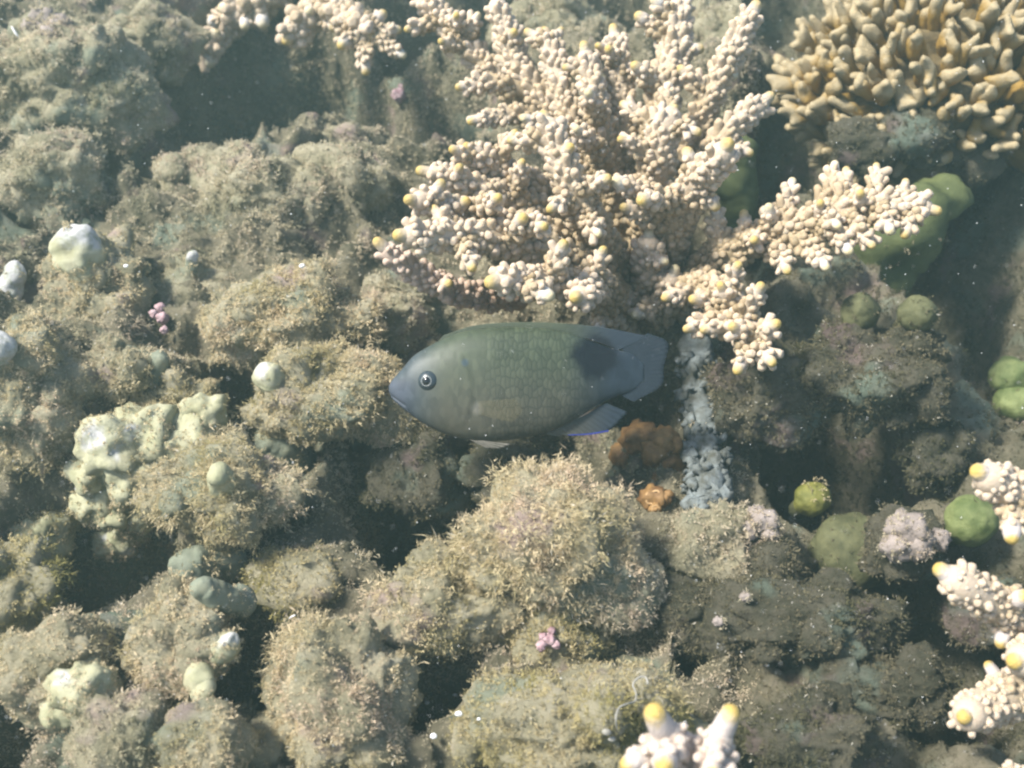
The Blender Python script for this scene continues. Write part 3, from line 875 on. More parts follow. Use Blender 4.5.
def knob(name, label, cat, pts, radii, mat, tipcap=None, seed=0, group=None, fuzz=110, out=0.35, settle=True):
    if settle:      # slide the knob in depth until its head just stands proud of the rock
        sh = SD(pts[-1][0], pts[-1][1]) - radii[-1] * 0.2 - out - pts[-1][2]
        pts = [(x, y, d + sh) for x, y, d in pts]
    P = [W(*p) for p in pts]
    V, T, Q = blob_tube(P, radii, seg=30, n=38, seed=seed, amp=.42 * max(radii), fr=1.0 / max(radii) ** .5)
    base = P[0]
    ax = unit(P[-1] - P[0]); s = (V - P[0]) @ ax; s = s / s.max()
    t = thing(name, label, cat, base, group)
    bl = np.zeros(len(V)) if tipcap is None else np.clip((s + .34 * fbm(V * 1.1 + seed, 3, seed + 3) - tipcap) / .16 + .5, 0, 1)
    obj('lobe', new_mesh('lobe', V - base, T, Q, [M[mat]], {'bl': bl}), t)
    if fuzz:
        F = np.vstack([T, Q[:, [0, 1, 2]], Q[:, [0, 2, 3]]])
        lim = P[0] + (P[-1] - P[0]) * .62
        add_turf('turf_algae', V, F, t, base, M['turf'], per_cm2=fuzz, length=.26, seed=seed, thin=.12, clump=.7,
                 keep=lambda p: ((p - lim) @ ax + .8 * fbm(p * .9 + seed, 2, seed) < 0) | (fbm(p * 1.3 + 5 + seed, 2, seed + 4) > .18))
    return t
def dG(px, py, h): return G(px, py, h)[1]
KN = 'pale knobs of finger coral among the algae'
def knob_mass(label, lobes, white, seed, out):
    d0 = SD(lobes[0][0], lobes[0][1]) - out
    base = W(lobes[0][0], lobes[0][1], d0 + 1.5)
    t = thing('coral_knob', label, 'coral', base, KN)
    for k, (px, py, r, dz) in enumerate(lobes):
        c = W(px, py, d0 + dz); R = r * d0 / FPX
        V, F = lump(c, np.array([1.1, 1.1, 1.0]) * R, seed * 50 + k, 4, 5, .22)
        x, y, d = project(V)
        bl = np.zeros(len(V))
        for wx, wy, wr in white:     # bleached blotches with ragged edges
            q = np.linalg.norm(V - W(wx, wy, d0 - R * .7), axis=1) / (wr * d0 / FPX) + .9 * fbm(V * 2.2, 3, seed)
            bl = np.maximum(bl, np.clip((1.35 - q) / .4, 0, 1))
        obj('lobe', new_mesh('lobe', V - base, F, None, [M['knob']], {'bl': bl}), t)
        add_turf('turf_algae', V, F, t, base, M['turf'], per_cm2=190, length=.28, seed=seed + k, clump=.75, thin=.48)
    return t
knob('coral_knob', 'pale yellow-green finger with a rounded white head at the left edge', 'coral', [(-2, 345, 41), (6, 312, 40.6), (15, 272, 40.4)], [.72, .58, .50], 'knob', .62, 1, KN)
knob('coral_knob', 'pale yellow stub cut by the left edge below the white-headed finger', 'coral', [(-20, 375, 39.5), (-4, 356, 38.6), (2, 345, 38)], [.6, .55, .5], 'knob', .6, 2, KN)
knob('coral_knob', 'bluish white dome on the olive rock column', 'coral', [(82, 290, 47), (80, 262, 46.5), (78, 246, 46.3)], [.85, .9, .8], 'knob', .70, 3, KN)
knob_mass('large pale green knobbly coral with white blotches, left of the shaggy ledge',
          [(112, 446, 27, 0), (150, 438, 31, .3), (186, 446, 33, .6), (134, 474, 23, .2), (202, 416, 19, .5), (168, 470, 25, .5), (92, 470, 15, .3)], [(98, 438, 13), (114, 454, 9), (130, 430, 6)], 4, 1.5)
knob_mass('smooth pale green stub over the dark hole, below the knobbly coral', [(98, 502, 17, 0), (116, 510, 18, .2), (138, 512, 18, .5)], [], 5, .7)
knob_mass('pale stump with a white rim hanging over the dark hole', [(120, 540, 19, 0), (112, 530, 14, .2), (130, 528, 15, .3)], [(106, 538, 6), (128, 552, 6), (116, 524, 5)], 6, .7)
knob_mass('ribbed green knob at the left above the dark hole', [(40, 535, 22, 0), (22, 520, 20, .4), (60, 520, 14, .5)], [], 7, .4)
knob('coral_knob', 'whitish bump poking out of the shaggy ledge', 'coral', [(232, 505, 38.5), (224, 490, 36.6), (219, 478, 35.6)], [.5, .46, .38], 'knob', None, 8, KN, 240, .15)
knob('coral_knob', 'grey-green blunt finger in the dark lower left hole', 'coral', [(240, 560, 41), (200, 566, 40), (184, 568, 39.6)], [.62, .60, .52], 'knob_grey', None, 9, KN)
knob('coral_knob', 'grey-green finger just above the furry boulder', 'coral', [(245, 605, 40), (215, 594, 38.8), (203, 588, 38.5)], [.48, .42, .36], 'knob_grey', None, 10, KN, 200, .2)
knob('coral_knob', 'bare whitish side of the furry boulder at lower left', 'coral', [(205, 655, 36.4), (222, 645, 35.6), (230, 640, 35.3)], [.5, .46, .32], 'knob', 1.0, 11, KN, 240, 0)
knob('coral_knob', 'pale lower stub of the furry boulder, over the dark gap', 'coral', [(192, 668, 36), (200, 682, 35.4), (203, 690, 35.2)], [.5, .46, .38], 'knob', None, 12, KN, 240, 0)
knob_mass('smooth pale cream dome with a white spot at the lower left', [(84, 690, 24, 0), (66, 700, 18, .4), (100, 704, 18, .5)], [(62, 680, 9)], 13, .5)
knob('coral_knob', 'bare round spot, white on its left, on the fuzzy mound near the fish', 'coral', [(276, 392, 40), (272, 380, 38.3), (270, 375, 37.9)], [.62, .6, .55], 'knob', 1.0, 14, KN, 200, .0)
knob('coral_knob', 'dim grey-green rounded stub beside the black cleft', 'coral', [(225, 475, 42), (205, 440, 41.3), (196, 428, 41)], [.6, .6, .5], 'knob_grey', None, 15, KN, 200, -.2)
knob('coral_knob', 'grey-green finger below the fuzzy mound, right of the black cleft', 'coral', [(300, 470, 43), (285, 450, 42), (270, 440, 41.5)], [.7, .65, .5], 'knob_grey', None, 16, KN, 240, -.5)
knob('coral_knob', 'small white-topped tube standing in the grey rubble', 'coral', [(189, 282, 48), (191, 268, 47.6), (193, 256, 47.4)], [.26, .22, .22], 'knob_grey', .72, 17, KN)
knob('coral_knob', 'pale grey dome half hidden right of the yellowish tuft', 'coral', [(158, 385, 43), (158, 368, 42.6), (158, 362, 42.4)], [.5, .5, .45], 'knob_grey', None, 18, KN, 200, 0)
# smooth green lobe behind the right branch
knob('green_lobe', 'large smooth dark green lobe behind the right-hand coral branch', 'sponge', [(800, 320, 53), (855, 272, 51.5), (900, 234, 50.5), (945, 200, 50.5)], [1.5, 2.1, 1.9, 1.0], 'green_lobe', None, 19, None, 12, 0, False)
knob('green_lobe', 'narrow green stalk between the big coral and the dark gap at right', 'sponge', [(735, 235, 53), (738, 190, 52), (742, 150, 51.5)], [.9, .95, .7], 'green_lobe', None, 20, None, 0, 0, False)

# ------------------------------------------------------------------ round algae balls
def ball(name, label, px, py, r, d, mat, seed, fuzz=0, squash=.95, cat='sea squirt', fmat='turf_dim'):
    d = min(SD(px, py) - .25 * r * d / FPX - .25, d + .6)
    c = W(px, py, d); R = r * d / FPX
    V, F = ICO[4]
    rad = 1 + .17 * fbm(V * 1.3 + seed, 3, seed) + .04 * fbm(V * 5 + seed, 2, seed)
    P = V * rad[:, None] * R * np.array([1, .95, squash])
    base = c - np.array([0, 0, R * .9])
    t = thing(name, label, cat, base, 'round green and brown balls')
    Vw = c + P
    obj('skin', new_mesh('skin', Vw - base, F, None, [M[mat]]), t)
    # short anchoring stem into the rock
    Vs, T, Q = tube(np.array([c + NRM * -.2, c - NRM * R * .8 + FWD * R * .6, c - NRM * R * 1.4 + FWD * R * 1.8]), np.array([R * .6, R * .55, R * .6]), 10)
    obj('stem', new_mesh('stem', Vs - base, T, Q, [M['brown_ball']]), t)
    if fuzz:
        top = c[2] + R * .45
        add_turf('turf_algae', Vw, F, t, base, M[fmat], per_cm2=fuzz, length=.20, seed=seed, keep=(lambda Pp: Pp[:, 2] > top) if fuzz > 60 else None)
    return t
ball('algae_ball', 'yellow-green ball with a ragged collar on the rim of the cave', 812, 499, 18, 39.5, 'yellow_ball', 31, 90, .95, 'sea squirt', 'turf')
ball('algae_ball', 'clean light green ball below the right edge coral tip', 970, 521, 26, 36.5, 'green_ball', 32, 8)
ball('algae_ball', 'dark olive ball clump in front of the cave, furry on top', 852, 552, 40, 38.5, 'brown_ball', 33, 58)
ball('algae_ball', 'light green ball cut by the right edge, upper lobe', 1012, 378, 22, 43, 'green_ball', 34, 30)
ball('algae_ball', 'light green ball cut by the right edge, lower lobe', 1016, 402, 22, 42.8, 'green_ball', 35, 30)
ball('algae_ball', 'dim olive ball on the silty ledge, left one', 860, 312, 20, 45.5, 'brown_ball', 36, 50)
ball('algae_ball', 'dim olive ball with a small spike on the silty ledge, right one', 918, 314, 20, 45.5, 'brown_ball', 37, 50)

# ------------------------------------------------------------------ orange cluster
def cluster(name, label, cat, lobes, mat, rim=None, fuzz=0):
    sh = SD(*lobes[0][:2]) - .25 - lobes[0][3]
    lobes = [(x, y, r, d + sh) for x, y, r, d in lobes]
    base = W(*lobes[0][:2], lobes[0][3] + 1)
    t = thing(name, label, cat, base)
    for k, (px, py, r, d) in enumerate(lobes):
        c = W(px, py, d); R = r * d / FPX
        V, F = ICO[3]
        P = c + V * (1 + .50 * fbm(V * 2.1 + k * 4, 3, k + 5) + .18 * fbm(V * 5, 2, k + 9, True))[:, None] * R
        l = obj('lobe', new_mesh('lobe', P - base, F, None, [M[mat]]), t)
        if mat == 'pink_pale': add_turf('turf_algae', P, F, t, base, M['turf_grey'], per_cm2=260, length=.2, seed=k)
        if rim and k % 2 == 0:
            a = np.linspace(0, 2 * np.pi, 22)
            rr = R * (.62 + .08 * np.cos(5 * a))
            cc = c - FWD * R * .80
            C = cc + np.cos(a)[:, None] * RIGHT * rr[:, None] + np.sin(a)[:, None] * UP * rr[:, None] * .85 + UP * R * .15
            C[-1] = C[0]
            V2, T2, Q2 = tube(C, np.full(len(C), R * .10), 7, True, False)
            obj('rim', new_mesh('rim', V2 - base, T2, Q2, [M[rim]]), l)
    return t
cluster('orange_tunicate', 'orange brown lumpy cluster right under the fish tail', 'sea squirt',
        [(640, 440, 18, 43.5), (662, 441, 14, 42.8), (670, 462, 15, 43), (645, 467, 19, 43.8), (655, 452, 12, 42.7), (676, 445, 8, 42.6), (628, 455, 15, 44), (664, 478, 12, 43)], 'orange', None)
cluster('orange_tunicate', 'small orange lump with a pale netted rim, below the orange cluster', 'sea squirt',
        [(653, 499, 13, 41.4), (666, 497, 7, 41.2), (655, 509, 6, 41)], 'orange', 'orange_rim')
cluster('pink_crust', 'bright pink and white crust in the shade of the big bush', 'coralline algae',
        [(549, 640, 6, 36.8), (541, 646, 5, 36.6), (556, 645, 4, 36.7), (552, 631, 4, 37), (543, 637, 4, 36.8)], 'pink')
cluster('pink_crust', 'pink crust on the grey rubble at left', 'coralline algae',
        [(162, 318, 6, 46.2), (160, 308, 5, 46.4), (164, 330, 4, 46), (154, 314, 4, 46.2)], 'pink')
cluster('pink_crust', 'pale pink crust patch on the fuzzy rock by the yellow-green ball', 'coralline algae',
        [(764, 522, 13, 39.4), (755, 515, 9, 39.6), (770, 534, 8, 39.2), (750, 530, 9, 39.4)], 'pink_pale')
cluster('pink_crust', 'pale pink lumpy knob between the brown and green balls', 'coralline algae',
        [(906, 530, 18, 38.6), (918, 545, 14, 38.4), (897, 545, 15, 38.6), (940, 540, 10, 38.8)], 'pink_pale')
cluster('pink_crust', 'pale pink tips beside the dark hole, left of the big coral', 'coralline algae',
        [(399, 95, 7, 57), (405, 88, 6, 57), (413, 80, 6, 57.4)], 'pink')
cluster('pink_crust', 'dusty pink crust on the far hazy rock', 'coralline algae',
        [(45, 22, 14, 62), (60, 28, 12, 61.6), (32, 28, 10, 62), (50, 38, 10, 61)], 'pink_pale')
cluster('round_bead', 'small orange-pink bead in the dim rocks', 'sea squirt', [(745, 597, 5, 40)], 'pink_pale')
cluster('round_bead', 'pinkish bead left of the orange-pink bead', 'sea squirt', [(718, 622, 5, 38.8)], 'pink_pale')

# ------------------------------------------------------------------ flaky blue-white column
def flaky():
    pts = [W(704, 510, SD(704, 500) + .2), W(708, 460, SD(708, 460) - .2), W(699, 400, SD(699, 400) - .2), W(692, 335, SD(692, 345))]
    base = pts[0]
    t = thing('dead_coral_column', 'blue-white flaky dead coral column between the orange cluster and the cave', 'coral', base)
    V, T, Q = blob_tube(pts, [.50, .46, .44, .56], n=44, amp=.45, fr=1.8, seed=4)
    C = catmull(np.array(pts), 40)
    obj('column', new_mesh('column', V - base, T, Q, [M['flake']]), t)
    for k in range(170):
        c = C[rng.integers(1, 36)]
        a = rng.uniform(-1.7, 1.7)
        o_ = math.sin(a) * RIGHT - math.cos(a) * FWD
        p = c + o_ * rng.uniform(.50, .78)
        nrm = unit(o_ + UP * .5 + rng.normal(0, .75, 3))
        X, Y, Z = basis(nrm[None]); X, Y, Z = X[0], Y[0], Z[0]
        m = 7; ang = np.sort(rng.uniform(0, 2 * np.pi, m)); rr = rng.uniform(.14, .36) * rng.uniform(.7, 1.2, m)
        top = p + (np.cos(ang) * rr)[:, None] * X + (np.sin(ang) * rr)[:, None] * Y + Z * .05
        bot = p + (np.cos(ang) * rr * .7)[:, None] * X + (np.sin(ang) * rr * .7)[:, None] * Y - Z * .12
        V = np.vstack([top, bot, (p + Z * .08)[None]])
        T = np.array([[i, (i + 1) % m, 2 * m] for i in range(m)]); Q = np.array([[m + i, m + (i + 1) % m, (i + 1) % m, i] for i in range(m)])
        obj('flake', new_mesh('flake', V - base, T, Q, [M['flake']], smooth=False), t)
flaky()

# ------------------------------------------------------------------ small loose bits
def thread():
    pts = [(648, 684, 33.4), (646, 678, 33.2), (640, 677, 33), (633, 684, 32.7), (636, 693, 32.4), (635, 701, 32.2), (627, 704, 32.0), (619, 708, 31.8), (616, 718, 31.6), (617, 728, 31.6)]
    C = catmull(np.array([W(x, y, SD(x, y) - .45) for x, y, d in pts]), 60)
    V, T, Q = tube(C, np.full(60, .03), 7)
    o = obj('worm_thread', new_mesh('worm_thread', V - C[-1], T, Q, [M['worm']]), None, C[-1])
    tag(o, 'thin white wavy thread lying on the wide turf mound', 'worm')
thread()
def shard(px, py, d, r, label, cat='shell', long=1.0, rot=0, group='small white shell bits', mat='shell', thin=1.0):
    d = SD(px, py) - .35
    c = W(px, py, d); R = .64 * r * d / FPX
    V, F = ICO[2]
    r_ = np.random.default_rng(int(px * 7 + py))
    P = V * (1 + .35 * fbm(V * 1.5 + px, 2, int(px))[:, None]) * R * np.array([1., .55, .7])
    P[:, 0] *= long; P[:, 2] *= thin
    cr, sr = math.cos(rot), math.sin(rot)
    Pw = (P[:, :1] * cr - P[:, 2:] * sr) * RIGHT + (P[:, :1] * sr + P[:, 2:] * cr) * UP + P[:, 1:2] * FWD
    o = obj('shell_fragment', new_mesh('shell_fragment', Pw, F, None, [M[mat]], smooth=False), None, c)
    tag(o, label, cat, group)
shard(459, 714, 35.2, 6, 'largest white shell chip in the gap right of the beige mound')
shard(427, 703, 35.6, 4, 'small white chip at the upper left of the shell cluster')
shard(455, 695, 35.8, 3.5, 'small white chip above the largest shell chip')
shard(479, 719, 35, 3, 'tiny white chip right of the largest shell chip')
shard(434, 736, 35.2, 6, 'grey-white chip deep in the gap below the shell cluster')
shard(302, 266, 46.6, 5, 'bright white round chip above the tan mound')
shard(15, 32, 58, 9, 'white sliver sticking up on the far corner rock', long=1.2, rot=-1.0, thin=.28)
shard(292, 617, 36.6, 6, 'pale sliver on the furry slope near the olive turf', rot=.5, thin=.45)
shard(767, 665, 36.5, 4, 'white dot in the dim green-grey rocks')
shard(607, 732, 31, 8, 'pale crumbly bit left of the white coral fork', mat='worm')
shard(612, 739, 31, 6, 'lower pale crumb left of the white coral fork', mat='worm')
shard(126, 266, 47, 4, 'white fleck on the olive rock column')

# ------------------------------------------------------------------ the fish
def fish():
    D0 = 37.0; K = D0 / FPX
    o0 = W(530, 385, D0)
    def PX(x, y, out=0.0): return (x - 530) * K * RIGHT + (385 - y) * K * UP - out * FWD
    t = thing('fish', 'olive green damselfish with a dark spot near its blue tail, swimming left', 'fish', o0)
    kx = np.array([389, 392, 397, 404, 413, 425, 445, 470, 500, 540, 570, 600, 618, 632, 644.])
    top = np.array([385.5, 380.5, 374.5, 367, 356.5, 348.5, 338, 330, 327, 327.5, 333, 344, 350, 354, 365.])
    bot = np.array([391.5, 398, 403.5, 409.5, 416, 424.5, 434, 440, 441, 434.5, 423, 404, 396, 391, 380.])
    wid = np.array([2.5, 6.5, 10, 13.5, 17, 20, 23.5, 26, 26.5, 23, 18, 11, 7., 3.2, .4]) * K
    n, m = 150, 72
    def sm(x, k, v):   # smooth interpolation
        return catmull(np.stack([k, v, v * 0], 1), 600)
    u = np.linspace(0, 1, n) ** 1.15
    xs = 389 + u * (644 - 389)
    ct = sm(0, kx, top); cb = sm(0, kx, bot); cw = sm(0, kx, wid)
    tp = np.interp(xs, ct[:, 0], ct[:, 1]); bt = np.interp(xs, cb[:, 0], cb[:, 1]); wd = np.interp(xs, cw[:, 0], cw[:, 1])
    a = np.linspace(0, 2 * np.pi, m, endpoint=False)
    V = []; U = []; Vv = []
    for i in range(n):
        cy, hy = (tp[i] + bt[i]) / 2, (bt[i] - tp[i]) / 2
        y = cy - hy * np.sin(a)
        out = wd[i] * np.sign(np.cos(a)) * np.abs(np.cos(a)) ** .85
        # gill cover edge and eye socket relief
        xe = 474 - (y - 392) ** 2 * .010
        st = 1 / (1 + np.exp(np.clip((xs[i] - xe) / 1.0, -30, 30)))
        out = out * (1 + .045 * (st - .5) * (np.abs(y - 392) < 36))
        # mouth crease
        mx = np.exp(-((y - (395 + (xs[i] - 391) * .72)) / 1.3) ** 2) * (xs[i] < 407) * (xs[i] > 389)
        out = out * (1 - .30 * mx)
        V.append((xs[i] - 530)[None].repeat(m)[:, None] * K * RIGHT + (385 - y)[:, None] * K * UP - out[:, None] * FWD)
        U.append(np.full(m, xs[i])); Vv.append(y)
    V = np.vstack(V); U = np.concatenate(U); Vv = np.concatenate(Vv)
    i = np.arange(n - 1)[:, None] * m; j = np.arange(m)[None]; j2 = (j + 1) % m
    Q = np.stack([i + j, i + m + j, i + m + j2, i + j2], -1).reshape(-1, 4)
    V = np.vstack([V, V[:m].mean(0)[None], V[-m:].mean(0)[None]]); U = np.append(U, [389, 644]); Vv = np.append(Vv, [388, 372])
    T = np.array([[q, (q + 1) % m, n * m] for q in range(m)] + [[(n - 1) * m + (q + 1) % m, (n - 1) * m + q, n * m + 1] for q in range(m)])
    # skin material: u, v in photo-pixel lengths along the body
    def skin(name, fin=False, alpha=1.0):
        mt, tr, b = mat_base(name, .5); b.inputs['Specular IOR Level'].default_value = .28
        uu, vv = attr(tr, 'fu'), attr(tr, 'fv')
        def mp(val, lo, hi):
            r = tr.nodes.new('ShaderNodeMapRange'); r.interpolation_type = 'SMOOTHSTEP'
            r.inputs[1].default_value = lo; r.inputs[2].default_value = hi; tr.links.new(val, r.inputs[0]); return r.outputs[0]
        def mul(x, y):
            q = tr.nodes.new('ShaderNodeMath'); q.operation = 'MULTIPLY'; tr.links.new(x, q.inputs[0]); tr.links.new(y, q.inputs[1]); return q.outputs[0]
        c = mix(tr, mp(vv, 345, 425), (0.046, 0.056, 0.034), (0.066, 0.062, 0.046))
        c = mix(tr, mp(vv, 330, 318), c, (0.062, 0.070, 0.042))
        face = mp(uu, 452, 405)
        c = mix(tr, face, c, (0.045, 0.055, 0.061))
        c = mix(tr, mul(mp(uu, 425, 400), mp(vv, 375, 385)), c, (0.050, 0.058, 0.076))
        c = mix(tr, mp(uu, 555, 615), c, (0.018, 0.026, 0.036))
        fl = noise_tex(tr, 260, 3)
        c = mix(tr, ramp(tr, fl, [(.35, (0, 0, 0)), (.7, (.5, .5, .5))]), c, mix(tr, 1.0, c, (.72, .78, .80), 'MULTIPLY'))
        # dark spot at the root of the tail
        cb_ = tr.nodes.new('ShaderNodeCombineXYZ'); tr.links.new(uu, cb_.inputs[0]); tr.links.new(vv, cb_.inputs[1])
        ds = tr.nodes.new('ShaderNodeVectorMath'); ds.operation = 'DISTANCE'; ds.inputs[1].default_value = (596, 357, 0); tr.links.new(cb_.outputs[0], ds.inputs[0])
        nzd = tr.nodes.new('ShaderNodeMath'); nzd.operation = 'MULTIPLY_ADD'; nzd.inputs[1].default_value = 22; tr.links.new(noise_tex(tr, 150, 4), nzd.inputs[0]); tr.links.new(ds.outputs['Value'], nzd.inputs[2])
        c = mix(tr, mp(nzd.outputs[0], 40, 27), c, (.004, .006, .009))
        # shoulder spots
        d2 = tr.nodes.new('ShaderNodeVectorMath'); d2.operation = 'DISTANCE'; d2.inputs[1].default_value = (466, 363, 0); tr.links.new(cb_.outputs[0], d2.inputs[0])
        c = mix(tr, mp(d2.outputs['Value'], 5, 2), c, (0.035, 0.052, 0.059))
        d3 = tr.nodes.new('ShaderNodeVectorMath'); d3.operation = 'DISTANCE'; d3.inputs[1].default_value = (478, 408, 0); tr.links.new(cb_.outputs[0], d3.inputs[0])
        c = mix(tr, mp(d3.outputs['Value'], 9, 2), c, (0.119, 0.112, 0.091))
        if not fin:
            # scales: staggered rows
            mpn = tr.nodes.new('ShaderNodeMapping'); mpn.inputs['Scale'].default_value = (1 / 4.6, 1 / 9.5, 1); tr.links.new(cb_.outputs[0], mpn.inputs[0])
            vo = tr.nodes.new('ShaderNodeTexVoronoi'); vo.voronoi_dimensions = '2D'; vo.feature = 'DISTANCE_TO_EDGE'; vo.inputs['Scale'].default_value = 1; vo.inputs['Randomness'].default_value = .7
            tr.links.new(mpn.outputs[0], vo.inputs[0])
            v2 = tr.nodes.new('ShaderNodeTexVoronoi'); v2.voronoi_dimensions = '2D'; v2.inputs['Scale'].default_value = 1; v2.inputs['Randomness'].default_value = .7
            tr.links.new(mpn.outputs[0], v2.inputs[0])
            rnd = tr.nodes.new('ShaderNodeSeparateColor'); tr.links.new(v2.outputs['Color'], rnd.inputs[0])
            c = mix(tr, rnd.outputs[0], mix(tr, 1.0, c, (.84, .86, .86), 'MULTIPLY'), mix(tr, 1.0, c, (1.2, 1.2, 1.18), 'MULTIPLY'))
            edge = mp(vo.outputs[0], .16, .03)
            body = mul(mp(uu, 470, 505), mp(uu, 600, 575))
            c = mix(tr, mul(edge, body), c, mix(tr, 1.0, c, (.66, .70, .70), 'MULTIPLY'))
            wv = tr.nodes.new('ShaderNodeMath'); wv.operation = 'MULTIPLY'; tr.links.new(vo.outputs[0], wv.inputs[0]); tr.links.new(body, wv.inputs[1])
            bump(tr, b, wv.outputs[0], .3, .0004)
        tr.links.new(c, b.inputs['Base Color'])
        if alpha < 1: b.inputs['Alpha'].default_value = alpha
        return mt
    body_m = skin('fish_skin'); fin_m = skin('fish_fin', True, .93); tail_m = skin('fish_tail_fin', True, .68)
    obj('body', new_mesh('body', V, T, Q, [body_m], {'fu': U, 'fv': Vv}), t)
    def fin(name, base, outer, mat, off0=0., off1=0., nn=60, mm=10, rays=20, amp=.018, thick=.035, parent=None):
        Bc = catmull(np.array([(x, y, 0) for x, y in base], float), nn); Oc = catmull(np.array([(x, y, 0) for x, y in outer], float), nn)
        vs, uu, vv = [], [], []
        for side in (1, -1):
            for q in range(mm):
                f = q / (mm - 1)
                p = Bc + (Oc - Bc) * f
                z = off0 + (off1 - off0) * f + amp * np.sin(np.linspace(0, rays * 2 * np.pi, nn)) * f ** .5 + side * thick * (1 - .75 * f)
                vs.append((p[:, :1] - 530) * K * RIGHT + (385 - p[:, 1:2]) * K * UP - z[:, None] * FWD); uu.append(p[:, 0]); vv.append(p[:, 1])
        Vf = np.vstack(vs)
        ii = (np.arange(mm - 1)[:, None] * nn + np.arange(nn - 1)[None]).ravel()
        q1 = np.stack([ii, ii + 1, ii + nn + 1, ii + nn], 1); q2 = q1[:, ::-1] + nn * mm
        e = (mm - 1) * nn + np.arange(nn - 1); q3 = np.stack([e, e + 1, e + 1 + nn * mm, e + nn * mm], 1)
        return obj(name, new_mesh(name, Vf, None, np.vstack([q1, q2, q3]), [mat], {'fu': np.concatenate(uu), 'fv': np.concatenate(vv)}), parent or t)
    fin('dorsal_fin', [(438, 342), (470, 333), (505, 330), (545, 331), (585, 338), (618, 350)], [(444, 335), (472, 326), (505, 322.5), (550, 322.5), (600, 327), (648, 336)], fin_m, rays=26)
    an = fin('anal_fin', [(540, 432), (565, 424), (585, 415), (606, 403)], [(552, 436), (580, 435), (608, 431), (628, 412)], fin_m, rays=14)
    bl = solid('blue_fin_edge', (.012, .018, .16), (.03, .045, .26), 300, .4, 0)
    C = catmull(np.array([PX(568, 435, .01), PX(588, 434.2, .02), PX(608, 431, .03)]), 24)
    Vb, Tb, Qb = tube(C, np.linspace(.018, .026, 24), 8)
    be = obj('fin_edge', new_mesh('fin_edge', Vb, Tb, Qb, [bl]), an); be['label'] = 'thin bright blue edge of the anal fin'
    fin('tail_fin', [(622, 348), (627, 358), (628, 371), (627, 384), (622, 396)], [(648, 333), (668, 343), (664, 367), (661, 386), (634, 402)], tail_m, rays=18, thick=.015, amp=.010)
    pelvic_m = solid('pelvic_fin_grey', (.085, .08, .065), (.13, .12, .10), 300, .6, 0)
    fin('pelvic_fin', [(470, 439), (476, 440), (483, 440)], [(486, 447), (500, 447.5), (512, 443)], pelvic_m, .35, .45, rays=5)
    pec_m, tr, b = mat_base('pectoral_fin_clear', .5); b.inputs['Base Color'].default_value = (.20, .17, .09, 1); b.inputs['Alpha'].default_value = .07
    fin('pectoral_fin', [(480, 401), (479, 407), (480, 414)], [(516, 398), (522, 410), (512, 421)], pec_m, .86, 1.0, rays=9, thick=.02)
    # eye
    ex, ey = 429.5, 381
    io = int(np.argmin(np.abs(xs - ex))); cy, hy = (tp[io] + bt[io]) / 2, (bt[io] - tp[io]) / 2
    outz = wd[io] * math.sqrt(max(0, 1 - ((ey - cy) / hy) ** 2)) ** .85
    ec = PX(ex, ey, outz - .09)
    eye_m = solid('eye_dark', (.020, .028, .034), (.035, .045, .05), 300, .25, 0, .5)
    pup_m = solid('pupil_black', (.004, .004, .005), (.006, .007, .008), 300, .12, 0, .6)
    ring_m = solid('eye_ring_silver', (.24, .25, .235), (.32, .32, .30), 300, .35, 0, .5)
    V4, F4 = ICO[4]
    nz = unit(-FWD - RIGHT * .22)
    X, Y, Z = basis(nz[None]); X, Y, Z = X[0], Y[0], Z[0]
    e = obj('eye', new_mesh('eye', ec + (V4[:, :1] * X + V4[:, 1:2] * Y) * .35 + V4[:, 2:] * Z * .24, F4, None, [eye_m]), t)
    a2 = np.linspace(0, 2 * np.pi, 40); C = ec + Z * .205 + (np.cos(a2)[:, None] * X + np.sin(a2)[:, None] * Y) * .165
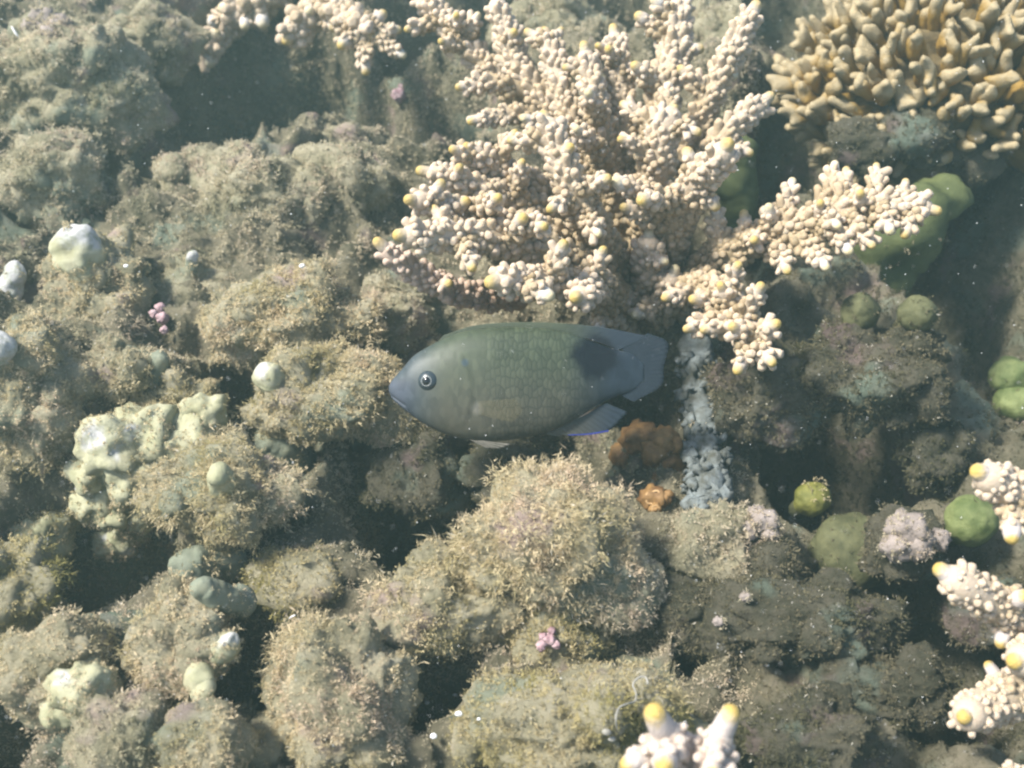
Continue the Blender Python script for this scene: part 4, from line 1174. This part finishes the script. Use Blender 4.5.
    V2, T2, Q2 = tube(C, np.full(40, .012), 7, True, False)
    obj('iris_ring', new_mesh('iris_ring', V2, T2, Q2, [ring_m]), e)
    obj('pupil', new_mesh('pupil', ec + Z * .14 + (V4[:, :1] * X + V4[:, 1:2] * Y) * .165 + V4[:, 2:] * Z * .13, F4, None, [pup_m]), e)
    return t
fish()

# ------------------------------------------------------------------ drifting specks
def specks(n=1150):
    parts = []
    V, F = ICO[1]
    for k in range(n):
        px, py = rng.uniform(-60, 1084), rng.uniform(-60, 828)
        gd = G(min(max(px, 0), 1024), min(max(py, 0), 768), 2)[1]
        d = rng.uniform(16, gd)
        r = rng.uniform(.2, .5) * d / FPX * rng.choice([1, 1, 1, 1.35])
        parts.append((W(px, py, d) + V * r * rng.uniform(.7, 1.3, 3), F, None))
    V, T, _ = joinm(parts)
    o = obj('drifting_specks', new_mesh('drifting_specks', V, T, None, [M['snow']]))
    tag(o, 'tiny white specks drifting in the murky water', 'marine snow', kind='stuff')
specks()

# ------------------------------------------------------------------ murky water
def haze():
    x0, x1, y0, y1, z0 = -190, 190, -90, 250, float(BV[:, 2].min()) - 3
    z1 = max(62., float(BV[:, 2].max()) + 2)
    V = np.array([[x, y, z] for z in (z0, z1) for y in (y0, y1) for x in (x0, x1)], float)
    Q = np.array([[0, 2, 3, 1], [4, 5, 7, 6], [0, 1, 5, 4], [2, 6, 7, 3], [0, 4, 6, 2], [1, 3, 7, 5]])
    m = bpy.data.materials.new('murky_water'); m.use_nodes = True
    t = m.node_tree; t.nodes.remove(t.nodes['Principled BSDF'])
    v = t.nodes.new('ShaderNodeVolumePrincipled')
    v.inputs['Color'].default_value = (*HAZE_COLOR, 1); v.inputs['Density'].default_value = HAZE_DENSITY; v.inputs['Anisotropy'].default_value = 0.2
    t.links.new(v.outputs[0], t.nodes['Material Output'].inputs['Volume'])
    o = obj('haze', new_mesh('haze', V, None, Q, [m], smooth=False))
    tag(o, 'murky grey-green water filling the whole scene', 'water', kind='stuff')
haze()
print("FILAMENTS", N_FIL)
